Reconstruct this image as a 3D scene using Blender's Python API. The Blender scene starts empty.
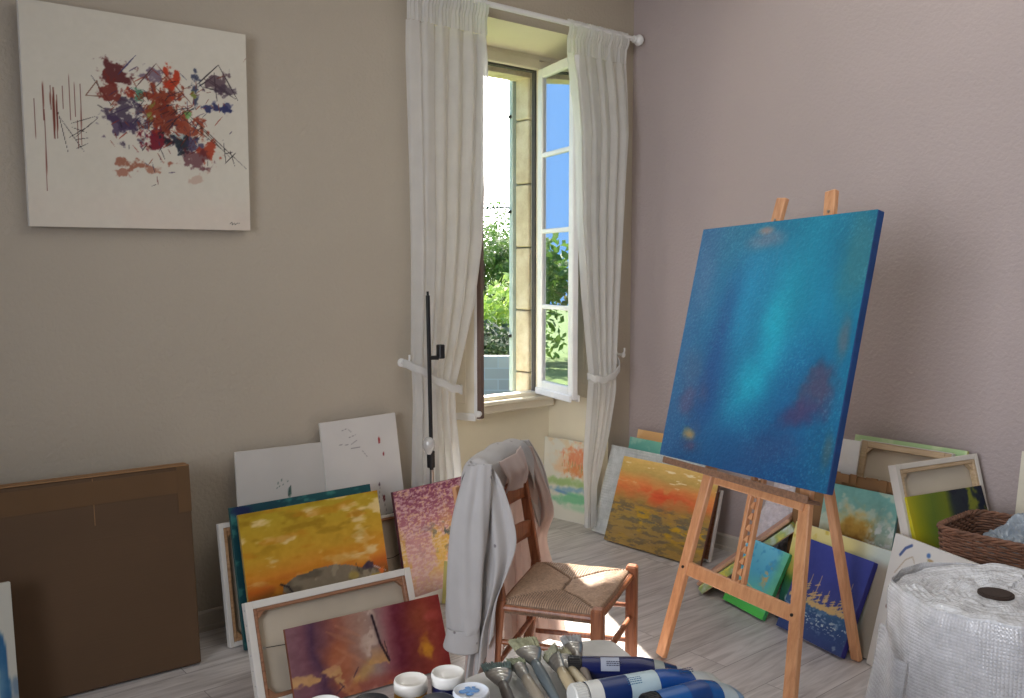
import bpy, bmesh, math, random
import numpy as np
from mathutils import Vector, Matrix
C = bpy.context.scene.collection
RAD = math.radians
rnd = random.Random(7)

# ------------------------------------------------------------------ colour + materials
def lin(c):
    out = []
    for v in c[:3]:
        v = v / 255.0
        out.append(v / 12.92 if v <= 0.04045 else ((v + 0.055) / 1.055) ** 2.4)
    return (out[0], out[1], out[2], 1.0)

def new_mat(name):
    m = bpy.data.materials.new(name); m.use_nodes = True
    nt = m.node_tree; b = nt.nodes['Principled BSDF']
    return m, nt, b

def ramp(nt, fac, stops):
    r = nt.nodes.new('ShaderNodeValToRGB')
    e = r.color_ramp.elements
    while len(e) > 1: e.remove(e[-1])
    e[0].position = stops[0][0]; e[0].color = stops[0][1]
    for p, c in stops[1:]:
        n = e.new(p); n.color = c
    nt.links.new(fac, r.inputs['Fac'])
    return r.outputs['Color']

def noise(nt, scale=(1, 1, 1), s=5.0, detail=4, rough=.5, coord='Object'):
    tc = nt.nodes.new('ShaderNodeTexCoord'); mp = nt.nodes.new('ShaderNodeMapping')
    mp.inputs['Scale'].default_value = scale
    nt.links.new(tc.outputs[coord], mp.inputs['Vector'])
    n = nt.nodes.new('ShaderNodeTexNoise'); n.inputs['Scale'].default_value = s
    n.inputs['Detail'].default_value = detail; n.inputs['Roughness'].default_value = rough
    nt.links.new(mp.outputs['Vector'], n.inputs['Vector'])
    return n.outputs['Fac']

def bump(nt, b, h, strength=.2, dist=.01):
    n = nt.nodes.new('ShaderNodeBump'); n.inputs['Strength'].default_value = strength
    n.inputs['Distance'].default_value = dist
    nt.links.new(h, n.inputs['Height']); nt.links.new(n.outputs['Normal'], b.inputs['Normal'])

def simple(name, rgb, rough=.6, var=.12, s=12, scale=(1, 1, 1), bs=.0, bscale=80, metal=0, spec=.5, bd=.004):
    m, nt, b = new_mat(name)
    c = lin(rgb); lo = tuple(v * (1 - var) for v in c[:3]) + (1,); hi = tuple(min(1, v * (1 + var)) for v in c[:3]) + (1,)
    f = noise(nt, scale, s)
    nt.links.new(ramp(nt, f, [(.3, lo), (.7, hi)]), b.inputs['Base Color'])
    b.inputs['Roughness'].default_value = rough; b.inputs['Metallic'].default_value = metal
    b.inputs['Specular IOR Level'].default_value = spec
    if bs: bump(nt, b, noise(nt, (1, 1, 1), bscale), bs, bd)
    return m

def wood(name, rgb, rgb2, axis='z', rough=.5, s=6):
    m, nt, b = new_mat(name)
    sc = {'x': (1, 14, 14), 'y': (14, 1, 14), 'z': (14, 14, 1)}[axis]
    f = noise(nt, sc, s, 5, .6)
    nt.links.new(ramp(nt, f, [(.3, lin(rgb2)), (.62, lin(rgb))]), b.inputs['Base Color'])
    b.inputs['Roughness'].default_value = rough
    bump(nt, b, f, .15, .002)
    return m

def vcol(name, rough=.6, bs=.25, bscale=160, spec=.4, bd=.002):
    m, nt, b = new_mat(name)
    a = nt.nodes.new('ShaderNodeVertexColor'); a.layer_name = 'Col'
    nt.links.new(a.outputs['Color'], b.inputs['Base Color'])
    b.inputs['Roughness'].default_value = rough; b.inputs['Specular IOR Level'].default_value = spec
    bump(nt, b, noise(nt, (1, 1, 1), bscale), bs, bd)
    return m

def cloth_mat(name, rgb, transl=.4, transp=.0, weave=900, bs=.1, spots=False):
    m = bpy.data.materials.new(name); m.use_nodes = True; nt = m.node_tree
    for n in list(nt.nodes): nt.nodes.remove(n)
    o = nt.nodes.new('ShaderNodeOutputMaterial'); d = nt.nodes.new('ShaderNodeBsdfDiffuse'); t = nt.nodes.new('ShaderNodeBsdfTranslucent')
    f = noise(nt, (1, 1, 1), 9); c = lin(rgb)
    cc = ramp(nt, f, [(.3, tuple(v * .93 for v in c[:3]) + (1,)), (.7, c)])
    if spots:
        tc = nt.nodes.new('ShaderNodeTexCoord'); vo = nt.nodes.new('ShaderNodeTexVoronoi'); vo.inputs['Scale'].default_value = 16; nt.links.new(tc.outputs['Object'], vo.inputs['Vector'])
        rr = ramp(nt, vo.outputs['Distance'], [(.08, (1, 1, 1, 1)), (.12, (0, 0, 0, 1))]); r2 = ramp(nt, noise(nt, (1, 1, 1), 5, 2), [(.5, (0, 0, 0, 1)), (.6, (1, 1, 1, 1))])
        mm = nt.nodes.new('ShaderNodeMath'); mm.operation = 'MULTIPLY'; nt.links.new(rr, mm.inputs[0]); nt.links.new(r2, mm.inputs[1])
        mx_ = nt.nodes.new('ShaderNodeMix'); mx_.data_type = 'RGBA'; nt.links.new(mm.outputs[0], mx_.inputs[0]); nt.links.new(cc, mx_.inputs[6]); mx_.inputs[7].default_value = lin((90, 74, 84)); cc = mx_.outputs[2]
    nt.links.new(cc, d.inputs['Color']); nt.links.new(cc, t.inputs['Color'])
    mx = nt.nodes.new('ShaderNodeMixShader'); mx.inputs[0].default_value = transl
    nt.links.new(d.outputs[0], mx.inputs[1]); nt.links.new(t.outputs[0], mx.inputs[2])
    out = mx.outputs[0]
    if transp:
        tr = nt.nodes.new('ShaderNodeBsdfTransparent'); m2 = nt.nodes.new('ShaderNodeMixShader'); m2.inputs[0].default_value = transp
        nt.links.new(out, m2.inputs[1]); nt.links.new(tr.outputs[0], m2.inputs[2]); out = m2.outputs[0]
    bp = nt.nodes.new('ShaderNodeBump'); bp.inputs['Strength'].default_value = bs; bp.inputs['Distance'].default_value = .003
    nt.links.new(noise(nt, (1, 1, 1), 60), bp.inputs['Height']); nt.links.new(bp.outputs['Normal'], d.inputs['Normal'])
    nt.links.new(out, o.inputs['Surface'])
    return m

def bubble_mat(name, rgb=(225, 228, 232), transp=.35, scale=90, coord='UV', rand=.0, bs=.8):
    m = bpy.data.materials.new(name); m.use_nodes = True; nt = m.node_tree
    b = nt.nodes['Principled BSDF']; o = nt.nodes['Material Output']
    tc = nt.nodes.new('ShaderNodeTexCoord'); v = nt.nodes.new('ShaderNodeTexVoronoi')
    v.inputs['Scale'].default_value = scale; v.inputs['Randomness'].default_value = rand
    nt.links.new(tc.outputs[coord], v.inputs['Vector'])
    cr = ramp(nt, v.outputs['Distance'], [(.0, (1, 1, 1, 1)), (.35, (.75, .75, .75, 1)), (.5, (0, 0, 0, 1))])
    ns = noise(nt, (1, 1, 1), 22, 5, .7)
    mth = nt.nodes.new('ShaderNodeMath'); mth.operation = 'ADD'
    nt.links.new(cr, mth.inputs[0]); nt.links.new(ns, mth.inputs[1])
    bp = nt.nodes.new('ShaderNodeBump'); bp.inputs['Strength'].default_value = bs; bp.inputs['Distance'].default_value = .004
    nt.links.new(mth.outputs[0], bp.inputs['Height']); nt.links.new(bp.outputs['Normal'], b.inputs['Normal'])
    c = lin(rgb)
    nt.links.new(ramp(nt, ns, [(.3, tuple(x * .72 for x in c[:3]) + (1,)), (.65, c)]), b.inputs['Base Color'])
    b.inputs['Roughness'].default_value = .22; b.inputs['Specular IOR Level'].default_value = .7
    tr = nt.nodes.new('ShaderNodeBsdfTransparent'); mx = nt.nodes.new('ShaderNodeMixShader'); mx.inputs[0].default_value = transp
    nt.links.new(b.outputs[0], mx.inputs[1]); nt.links.new(tr.outputs[0], mx.inputs[2]); nt.links.new(mx.outputs[0], o.inputs['Surface'])
    return m

# ------------------------------------------------------------------ mesh builder
class MB:
    def __init__(s): s.v = []; s.f = []; s.uv = None
    def add(s, vs, fs):
        k = len(s.v); s.v += [tuple(p) for p in vs]; s.f += [tuple(i + k for i in f) for f in fs]; return s
    def box(s, lo, hi, M=None, ch=0.0):
        x0, y0, z0 = lo; x1, y1, z1 = hi
        if ch > 0:
            c = min(ch, (x1 - x0) * .45, (y1 - y0) * .45, (z1 - z0) * .45)
            vs = []
            for z, i in ((z0, c), (z0 + c, 0), (z1 - c, 0), (z1, c)):
                a, b_, d, e = x0 + i, x1 - i, y0 + i, y1 - i
                k = c if i == 0 else 0
                vs += [(a + k, d, z), (b_ - k, d, z), (b_, d + k, z), (b_, e - k, z), (b_ - k, e, z), (a + k, e, z), (a, e - k, z), (a, d + k, z)]
            fs = [tuple(reversed(range(8))), tuple(range(24, 32))]
            for r in range(3):
                for i in range(8):
                    j = (i + 1) % 8; fs.append((r * 8 + i, r * 8 + j, r * 8 + 8 + j, r * 8 + 8 + i))
        else:
            vs = [(x0, y0, z0), (x1, y0, z0), (x1, y1, z0), (x0, y1, z0), (x0, y0, z1), (x1, y0, z1), (x1, y1, z1), (x0, y1, z1)]
            fs = [(3, 2, 1, 0), (4, 5, 6, 7), (0, 1, 5, 4), (1, 2, 6, 5), (2, 3, 7, 6), (3, 0, 4, 7)]
        if M is not None: vs = [tuple(M @ Vector(p)) for p in vs]
        return s.add(vs, fs)
    def bar(s, p, q, w, d, side, ch=.003):
        """rectangular bar from p to q; w measured along 'side', d along the third axis"""
        p = Vector(p); q = Vector(q); ax = (q - p); L = ax.length; ax.normalize()
        sd = Vector(side); sd = (sd - ax * sd.dot(ax)).normalized(); th = ax.cross(sd)
        M = Matrix((( sd.x, th.x, ax.x, p.x), (sd.y, th.y, ax.y, p.y), (sd.z, th.z, ax.z, p.z), (0, 0, 0, 1)))
        return s.box((-w / 2, -d / 2, 0), (w / 2, d / 2, L), M, ch)
    def tube(s, pts, rad, n=10, cap=True):
        pts = [Vector(p) for p in pts]; m = len(pts)
        if not hasattr(rad, '__len__'): rad = [rad] * m
        t0 = (pts[1] - pts[0]).normalized()
        u = t0.cross(Vector((0, 0, 1)) if abs(t0.z) < .9 else Vector((1, 0, 0))).normalized()
        vs = []
        for i, p in enumerate(pts):
            t = (pts[min(i + 1, m - 1)] - pts[max(i - 1, 0)]).normalized()
            u = (u - t * u.dot(t)).normalized(); w = t.cross(u)
            r = rad[i]; ra, rb = r if hasattr(r, '__len__') else (r, r)
            for k in range(n):
                a = 2 * math.pi * k / n
                vs.append(p + u * math.cos(a) * ra + w * math.sin(a) * rb)
        fs = []
        for i in range(m - 1):
            for k in range(n):
                j = (k + 1) % n; fs.append((i * n + k, i * n + j, i * n + n + j, i * n + n + k))
        if cap: fs += [tuple(reversed(range(n))), tuple(range((m - 1) * n, m * n))]
        return s.add(vs, fs)
    def lathe(s, prof, o=(0, 0, 0), n=32, M=None):
        vs = []; m = len(prof)
        for r, z in prof:
            for k in range(n):
                a = 2 * math.pi * k / n; p = Vector((o[0] + r * math.cos(a), o[1] + r * math.sin(a), o[2] + z))
                vs.append(M @ p if M is not None else p)
        fs = [(i * n + k, i * n + (k + 1) % n, i * n + n + (k + 1) % n, i * n + n + k) for i in range(m - 1) for k in range(n)]
        if prof[0][0] > 1e-5: fs.append(tuple(reversed(range(n))))
        if prof[-1][0] > 1e-5: fs.append(tuple(range((m - 1) * n, m * n)))
        return s.add(vs, fs)
    def grid(s, fn, nu, nv, uv=None):
        vs = [fn(i / (nu - 1), j / (nv - 1)) for j in range(nv) for i in range(nu)]
        fs = [(j * nu + i, j * nu + i + 1, (j + 1) * nu + i + 1, (j + 1) * nu + i) for j in range(nv - 1) for i in range(nu - 1)]
        if uv: s.uv = [uv(i / (nu - 1), j / (nv - 1)) for j in range(nv) for i in range(nu)]
        return s.add(vs, fs)
    def build(s, name, mat, parent=None, smooth=False, solid=0, loc=None):
        me = bpy.data.meshes.new(name); me.from_pydata([tuple(p) for p in s.v], [], s.f); me.update()
        if s.uv:
            ul = me.uv_layers.new(name='UVMap'); a = np.zeros(len(me.loops), int); me.loops.foreach_get('vertex_index', a)
            ul.data.foreach_set('uv', np.array(s.uv, float)[a].ravel())
        if smooth: me.polygons.foreach_set('use_smooth', [True] * len(me.polygons))
        me.materials.append(mat)
        o = bpy.data.objects.new(name, me); C.objects.link(o)
        if parent: o.parent = parent
        if loc: o.location = loc
        if solid:
            md = o.modifiers.new('thick', 'SOLIDIFY'); md.thickness = solid; md.offset = 0
        return o

def tag(o, label, cat, group=None, kind=None):
    o['label'] = label; o['category'] = cat
    if group: o['group'] = group
    if kind: o['kind'] = kind
    return o
def thing(name, label, cat, loc=(0, 0, 0), rotz=0, group=None, M=None):
    o = bpy.data.objects.new(name, None); C.objects.link(o); o.empty_display_size = .1
    if M is not None: o.matrix_world = M
    else: o.location = loc; o.rotation_euler = (0, 0, rotz)
    return tag(o, label, cat, group)
def struct(name, mb, mat, smooth=False, parent=None):
    o = mb.build(name, mat, parent, smooth)
    if not parent: o['kind'] = 'structure'
    return o

# ------------------------------------------------------------------ numpy painting helpers
def vnoise(nx, ny, sx, sy, seed, octv=4, rough=.5):
    r = np.random.RandomState(seed); out = np.zeros((ny, nx)); amp = 1; tot = 0
    for _ in range(octv):
        gx, gy = max(2, int(sx) + 2), max(2, int(sy) + 2)
        g = r.rand(gy + 1, gx + 1)
        x = np.linspace(0, gx - 1.001, nx); y = np.linspace(0, gy - 1.001, ny)
        xi = x.astype(int); yi = y.astype(int); fx = x - xi; fy = y - yi
        fx = fx * fx * (3 - 2 * fx); fy = fy * fy * (3 - 2 * fy)
        a = g[yi][:, xi]; b = g[yi][:, xi + 1]; c = g[yi + 1][:, xi]; d = g[yi + 1][:, xi + 1]
        out += amp * ((a * (1 - fx) + b * fx) * (1 - fy[:, None]) + (c * (1 - fx) + d * fx) * fy[:, None])
        tot += amp; amp *= rough; sx *= 2; sy *= 2
    return out / tot
def sst(x, a, b):
    t = np.clip((x - a) / (b - a), 0, 1); return t * t * (3 - 2 * t)
class Art:
    def __init__(s, w, h, res, base):
        s.nx = max(8, int(w * res)); s.ny = max(8, int(h * res)); s.asp = h / w
        s.U, s.V = np.meshgrid(np.linspace(0, 1, s.nx), np.linspace(0, 1, s.ny))
        s.c = np.ones((s.ny, s.nx, 3)) * np.array(base, float); s.sd = 1
    def n(s, sx, sy=None, octv=4, rough=.55):
        s.sd += 1; return vnoise(s.nx, s.ny, sx, sy if sy is not None else sx * s.asp, s.sd * 13 + s.nx, octv, rough)
    def mix(s, col, m):
        m = np.clip(m, 0, 1)[..., None]; s.c = s.c * (1 - m) + np.array(col, float) * m; return s
    def vgrad(s, stops, wob=.0, sx=3, sy=None):
        v = s.V + (s.n(sx, sy) - .5) * wob
        for k in range(3): s.c[..., k] = np.interp(v, [p for p, _ in stops], [c[k] for _, c in stops])
        return s
    def ugrad(s, stops, wob=.0, sx=3):
        v = s.U + (s.n(sx) - .5) * wob
        for k in range(3): s.c[..., k] = np.interp(v, [p for p, _ in stops], [c[k] for _, c in stops])
        return s
    def blob(s, cx, cy, rx, ry, col, op=1, ang=0, soft=.5, wob=.4, sx=8):
        ca, sa = math.cos(ang), math.sin(ang); x = s.U - cx; y = (s.V - cy) * s.asp
        d = np.sqrt(((x * ca + y * sa) / rx) ** 2 + ((-x * sa + y * ca) / (ry * s.asp)) ** 2) + (s.n(sx) - .5) * wob * 2
        return s.mix(col, op * (1 - sst(d, 1 - soft, 1 + soft * .3)))
    def line(s, pts, w, col, op=1, taper=True):
        x = s.U; y = s.V * s.asp; best = np.full(x.shape, 9.0)
        for (a, b), (c, d) in zip(pts[:-1], pts[1:]):
            b2, d2 = b * s.asp, d * s.asp; dx, dy = c - a, d2 - b2; L = dx * dx + dy * dy + 1e-12
            t = np.clip(((x - a) * dx + (y - b2) * dy) / L, 0, 1)
            dist = np.hypot(x - a - t * dx, y - b2 - t * dy)
            if taper and len(pts) == 2: dist = dist / (0.35 + .65 * np.sin(np.pi * np.clip(t, .04, .96)))
            best = np.minimum(best, dist)
        return s.mix(col, op * (1 - sst(best, w * .5, w * 1.1)))
    def var(s, amt=14, sx=20, sy=None):
        d = (s.n(sx, sy) - .5) * 2 * amt; s.c = s.c + d[..., None]; return s
    def arr(s): return np.clip(s.c, 0, 255)

def art_mesh(name, w, h, art, mat, parent, y=0.0, relief=.0):
    a = art.arr(); ny, nx = a.shape[:2]
    X, Z = np.meshgrid(np.linspace(-w / 2, w / 2, nx), np.linspace(0, h, ny))
    Y = np.full_like(X, y)
    co = np.stack([X, Y, Z], -1).reshape(-1, 3)
    me = bpy.data.meshes.new(name); i = np.arange(nx * ny).reshape(ny, nx)
    f = np.stack([i[:-1, :-1], i[:-1, 1:], i[1:, 1:], i[1:, :-1]], -1).reshape(-1, 4)
    me.vertices.add(len(co)); me.vertices.foreach_set('co', co.ravel())
    me.loops.add(f.size); me.loops.foreach_set('vertex_index', f.ravel())
    me.polygons.add(len(f)); me.polygons.foreach_set('loop_start', np.arange(0, f.size, 4)); me.polygons.foreach_set('loop_total', np.full(len(f), 4))
    me.update(calc_edges=True)
    ca = me.color_attributes.new('Col', 'FLOAT_COLOR', 'POINT')
    l = a / 255.0; l = np.where(l <= .04045, l / 12.92, ((l + .055) / 1.055) ** 2.4)
    ca.data.foreach_set('color', np.concatenate([l, np.ones((ny, nx, 1))], -1).astype(np.float32).ravel())
    me.materials.append(mat)
    o = bpy.data.objects.new(name, me); C.objects.link(o); o.parent = parent
    return o

# ------------------------------------------------------------------ shared materials
M_paint = vcol('oil_paint', .5, .35, 120)
M_paint_matt = vcol('matt_paint', .75, .2, 200)
M_paint_gloss = vcol('heavy_paint', .42, .5, 70, .5, .004)
M_canvas_white = simple('primed_canvas', (222, 218, 210), .8, .04, 8, bs=.15, bscale=400)
M_canvas_back = simple('raw_canvas_back', (196, 184, 164), .9, .07, 5, bs=.2, bscale=500)
M_stretch = wood('pine_stretcher', (196, 158, 118), (160, 120, 84), 'x')
M_pale = wood('pale_stretcher', (206, 182, 150), (180, 154, 120), 'x'); M_cloth_pale = simple('pale_canvas_back', (206, 198, 184), .9, .05, 5)
M_stretch_red = wood('red_stretcher', (168, 122, 92), (132, 90, 66), 'x')
M_easel = wood('beech_easel', (214, 160, 116), (192, 134, 92), 'z', .42, 4)
M_easel_dark = wood('old_easel_wood', (140, 104, 80), (104, 76, 58), 'x', .6)
M_chair = wood('stained_chair_wood', (164, 104, 70), (122, 70, 46), 'z', .38)
M_metal = simple('ferrule_metal', (176, 174, 170), .28, .08, 40, metal=.9)
M_dark = simple('black_metal', (26, 26, 28), .4, .1)
M_white_wood = simple('white_gloss_paint', (232, 232, 230), .35, .03, 6)
M_cream = simple('cream_paint', (226, 218, 198), .5, .04, 6)

# ------------------------------------------------------------------ camera
cam = bpy.data.cameras.new('camera'); co = bpy.data.objects.new('camera', cam); C.objects.link(co)
cam.sensor_width = 36; cam.lens = 890 / 1024 * 36; cam.clip_start = .05; cam.clip_end = 300
fw = Vector((math.cos(RAD(50.5)) * math.cos(RAD(5)), math.sin(RAD(50.5)) * math.cos(RAD(5)), -math.sin(RAD(5))))
co.location = (-4.139, -3.849, 1.6); co.rotation_euler = fw.to_track_quat('-Z', 'Y').to_euler()
bpy.context.scene.camera = co

# ------------------------------------------------------------------ room shell
def wall_mat(name, rgb, stretch=(1, 1, 1)):
    m, nt, b = new_mat(name); c = lin(rgb)
    f = noise(nt, stretch, 1.3, 3)
    nt.links.new(ramp(nt, f, [(.3, tuple(v * .93 for v in c[:3]) + (1,)), (.7, c)]), b.inputs['Base Color'])
    b.inputs['Roughness'].default_value = .62; b.inputs['Specular IOR Level'].default_value = .35
    bump(nt, b, noise(nt, (1, 1, 1), 55, 3), .5, .008)
    return m
M_wallA = wall_mat('beige_wallpaper', (188, 177, 160))
M_wallB = wall_mat('mauve_wallpaper', (182, 169, 167))
M_reveal = simple('cream_reveal_plaster', (228, 220, 196), .7, .05, 3, bs=.15, bscale=40)
M_ceil = simple('ceiling_paint', (225, 222, 215), .8, .02)
M_base = simple('baseboard_paint', (196, 188, 176), .5, .05)

def floor_mat():
    m, nt, b = new_mat('grey_oak_laminate')
    tc = nt.nodes.new('ShaderNodeTexCoord')
    br = nt.nodes.new('ShaderNodeTexBrick'); br.inputs['Scale'].default_value = 1
    br.inputs['Brick Width'].default_value = 1.25; br.inputs['Row Height'].default_value = .19; br.inputs['Mortar Size'].default_value = .0018
    br.offset = .37; br.inputs['Color1'].default_value = (.2, .2, .2, 1); br.inputs['Color2'].default_value = (.9, .9, .9, 1); br.inputs['Mortar'].default_value = (.0, .0, .0, 1)
    nt.links.new(tc.outputs['Object'], br.inputs['Vector'])
    # offset the grain per plank
    ad = nt.nodes.new('ShaderNodeVectorMath'); ad.operation = 'ADD'
    sc = nt.nodes.new('ShaderNodeVectorMath'); sc.operation = 'SCALE'; sc.inputs['Scale'].default_value = 9
    nt.links.new(br.outputs['Color'], sc.inputs[0]); nt.links.new(sc.outputs[0], ad.inputs[1]); nt.links.new(tc.outputs['Object'], ad.inputs[0])
    mp = nt.nodes.new('ShaderNodeMapping'); mp.inputs['Scale'].default_value = (1.3, 13, 1); nt.links.new(ad.outputs[0], mp.inputs['Vector'])
    n1 = nt.nodes.new('ShaderNodeTexNoise'); n1.inputs['Scale'].default_value = 2.0; n1.inputs['Detail'].default_value = 8; n1.inputs['Roughness'].default_value = .62; n1.inputs['Distortion'].default_value = .8
    nt.links.new(mp.outputs[0], n1.inputs['Vector'])
    base = ramp(nt, n1.outputs['Fac'], [(.22, lin((146, 138, 134))), (.42, lin((188, 182, 179))), (.6, lin((212, 207, 204))), (.8, lin((226, 222, 220)))])
    mx = nt.nodes.new('ShaderNodeMix'); mx.data_type = 'RGBA'; mx.blend_type = 'MULTIPLY'; mx.inputs[0].default_value = .8
    pl = ramp(nt, br.outputs['Color'], [(.0, (.35, .33, .32, 1)), (.12, (.86, .84, .84, 1)), (.9, (1, 1, 1, 1))])
    nt.links.new(base, mx.inputs[6]); nt.links.new(pl, mx.inputs[7]); nt.links.new(mx.outputs[2], b.inputs['Base Color'])
    b.inputs['Roughness'].default_value = .42; b.inputs['Specular IOR Level'].default_value = .4
    bump(nt, b, n1.outputs['Fac'], .08, .002)
    return m
X0, Y0, ZC = -6.2, -6.4, 3.4
WX0, WX1, WZ0, WZ1 = -1.52, -.19, 0.0, 2.952     # alcove opening on the inner wall face
struct('floor', MB().box((X0, Y0, -.12), (0.12, .60, 0)), floor_mat())
struct('ceiling', MB().box((X0, Y0, ZC), (.2, .6, ZC + .15)), M_ceil)
w = MB(); w.box((X0, 0, 0), (WX0, .6, ZC)).box((WX1, 0, 0), (.2, .6, ZC)).box((WX0, 0, WZ1), (WX1, .6, ZC))
struct('wall_north', w, M_wallA)
struct('wall_east', MB().box((0, Y0, 0), (.2, 0, ZC)), M_wallB)
w = MB(); w.box((X0 - .2, Y0, 0), (X0, -4.2, ZC)).box((X0 - .2, -2.4, 0), (X0, .6, ZC)).box((X0 - .2, -4.2, 0), (X0, -2.4, .8)).box((X0 - .2, -4.2, 2.8), (X0, -2.4, ZC))
struct('wall_west', w, M_wallA)
struct('wall_south', MB().box((X0 - .2, Y0 - .2, 0), (.2, Y0, ZC)), M_wallA)
# reveal linings: splayed jambs, sloping soffit, apron under the sill
FY = .40                       # plane of the window frame
FX0, FX1, FZ0, FZ1 = -1.40, -.44, .84, 2.835
w = MB()
w.add([(WX1, 0, 0), (WX1, 0, WZ1), (-.283, .47, WZ1 - .04), (-.283, .47, 0)], [(0, 1, 2, 3)])
w.add([(WX0, 0, 0), (WX0, 0, WZ1), (-1.44, .47, WZ1 - .04), (-1.44, .47, 0)], [(3, 2, 1, 0)])
w.add([(WX0, 0, WZ1), (WX1, 0, WZ1), (-.283, .47, WZ1 - .04), (-1.44, .47, WZ1 - .04)], [(0, 1, 2, 3)])
struct('trim_1', w, M_reveal)
w = MB(); w.box((-1.46, .455, 0), (-.26, .595, .785))
struct('wall_apron', w, M_reveal)
# baseboards
def baseboard(name, pts):
    mb = MB()
    for (x0, y0, x1, y1, nx, ny) in pts:
        prof = [(0, 0), (.018, 0), (.018, .022), (.013, .026), (.013, .082), (.006, .092), (0, .092)]
        vs = [(x + nx * d, y + ny * d, z) for (x, y) in ((x0, y0), (x1, y1)) for d, z in prof]
        n = len(prof); mb.add(vs, [(i, i + 1, n + i + 1, n + i) for i in range(n - 1)] + [tuple(range(n)), tuple(range(n, 2 * n))])
    struct(name, mb, M_base)
baseboard('baseboard_north', [(X0, 0, WX0, 0, 0, -1), (WX1, 0, 0, 0, 0, -1)])
baseboard('baseboard_east', [(0, 0, 0, Y0, -1, 0)])
# ------------------------------------------------------------------ window
win = MB()
f0, f1 = FY - .03, FY + .05
win.box((FX0 - .05, f0, FZ0 - .05), (FX0, f1, FZ1 + .05), ch=.004).box((FX1, f0, FZ0 - .05), (FX1 + .05, f1, FZ1 + .05), ch=.004)
win.box((FX0, f0, FZ1), (FX1, f1, FZ1 + .06), ch=.004).box((FX0, f0, FZ0 - .05), (FX1, f1, FZ0), ch=.004)
win.box((-1.455, f0 + .01, FZ1 + .06), (-.275, f1, WZ1 - .03))
win.box((FX1 + .05, f0 + .02, 0.79), (-.28, f1, WZ1 - .03)).box((-1.455, f0 + .02, .79), (FX0 - .05, f1, WZ1 - .03))
wf = struct('window_1', win, M_cream)
sill = MB().box((-1.46, .33, .79), (-.31, .5, .815), ch=.006).box((-1.46, .37, .735), (-.305, .46, .79), ch=.008)
struct('window_sill', sill, M_cream, parent=wf)
dk = MB().box((FX1 - .012, FY + .0, FZ0), (FX1, FY + .03, FZ1)).box((FX0, FY, FZ1 - .012), (FX1, FY + .03, FZ1)).box((FX0, FY, FZ0), (FX0 + .012, FY + .03, FZ1))
struct('weather_seal', dk, simple('dark_seal', (70, 66, 64), .7), parent=wf)
# glass
def glass_mat():
    m = bpy.data.materials.new('window_glass'); m.use_nodes = True; nt = m.node_tree
    for n in list(nt.nodes): nt.nodes.remove(n)
    o = nt.nodes.new('ShaderNodeOutputMaterial'); g = nt.nodes.new('ShaderNodeBsdfGlossy'); t = nt.nodes.new('ShaderNodeBsdfTransparent')
    g.inputs['Roughness'].default_value = .0; g.inputs['Color'].default_value = (.95, .97, 1, 1); t.inputs['Color'].default_value = (.72, .78, .78, 1)
    f = noise(nt, (1, 1, 1), 3); mr = nt.nodes.new('ShaderNodeMapRange'); mr.inputs[3].default_value = .62; mr.inputs[4].default_value = .68
    nt.links.new(f, mr.inputs[0])
    mx = nt.nodes.new('ShaderNodeMixShader'); nt.links.new(mr.outputs[0], mx.inputs[0])
    nt.links.new(t.outputs[0], mx.inputs[1]); nt.links.new(g.outputs[0], mx.inputs[2]); nt.links.new(mx.outputs[0], o.inputs['Surface'])
    return m
M_glass = glass_mat()
def casement(name, label, hinge, free, z0, z1, knob=False):
    """an inward-opened leaf hung on the window frame"""
    h = Vector((hinge[0], hinge[1], 0)); f = Vector((free[0], free[1], 0)); d = (f - h); W = d.length; ang = math.atan2(d.y, d.x)
    t = thing(name, label, 'window', (h.x, h.y, z0), ang)
    H = z1 - z0; s = .058; th = .04
    fr = MB().box((0, -th / 2, 0), (s, th / 2, H), ch=.006).box((W - s, -th / 2, 0), (W, th / 2, H), ch=.006)
    fr.box((s, -th / 2, 0), (W - s, th / 2, .075), ch=.006).box((s, -th / 2, H - s), (W - s, th / 2, H), ch=.006)
    fr = fr.build('sash_frame', M_white_wood, t)
    n = 4; ph = (H - .075 - s) / n
    for k in range(1, n):
        z = .075 + ph * k; MB().box((s - .005, -.016, z - .014), (W - s + .005, .016, z + .014), ch=.005).build('glazing_bar', M_white_wood, fr)
    for k in range(n):
        z = .075 + ph * k; MB().box((s, -.003, z), (W - s, .003, z + ph)).build('glass_pane', M_glass, t)
    wb = MB().box((0.0, -.035, -.012), (W, -.02, .03), ch=.005).box((0.0, .02, -.012), (W, .035, .03), ch=.005); wb.build('drip_rail', M_white_wood, fr)
    for z in (.25, H - .3): MB().lathe([(.009, 0), (.009, .09), (.004, .1)], (-.004, .02, z), 10).build('hinge', M_white_wood, fr)
    return t
casement('open_casement', 'white four-pane casement opened inward beside the right curtain, reflecting blue sky', (FX1 - .015, FY - .055), (-.569, -.098), .845, 2.825)
lc = thing('inner_shutter', 'cream inner shutter standing half open behind the left curtain, above the sill', 'shutter', (-1.425, .32, .80), math.atan2(-.02 - .32, -1.238 + 1.425))
LW = math.hypot(.34, .187)
sb_ = MB().box((0, -.015, 0), (LW, .015, 2.02), ch=.004)
for z in (.08, .72, 1.36): sb_.box((.05, -.02, z), (LW - .05, -.014, z + .56), ch=.003)
sb_.build('shutter_board', M_cream, lc)
lc = casement('open_casement', 'brown-edged white casement seen edge-on beside the left curtain', (FX0 + .02, FY - .055), (-1.228, -.03), .80, 2.825)
MB().box((.40, -.012, .0), (.428, .021, 2.02)).build('dark_edge', simple('brown_edge', (104, 84, 74), .6), lc)
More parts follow.
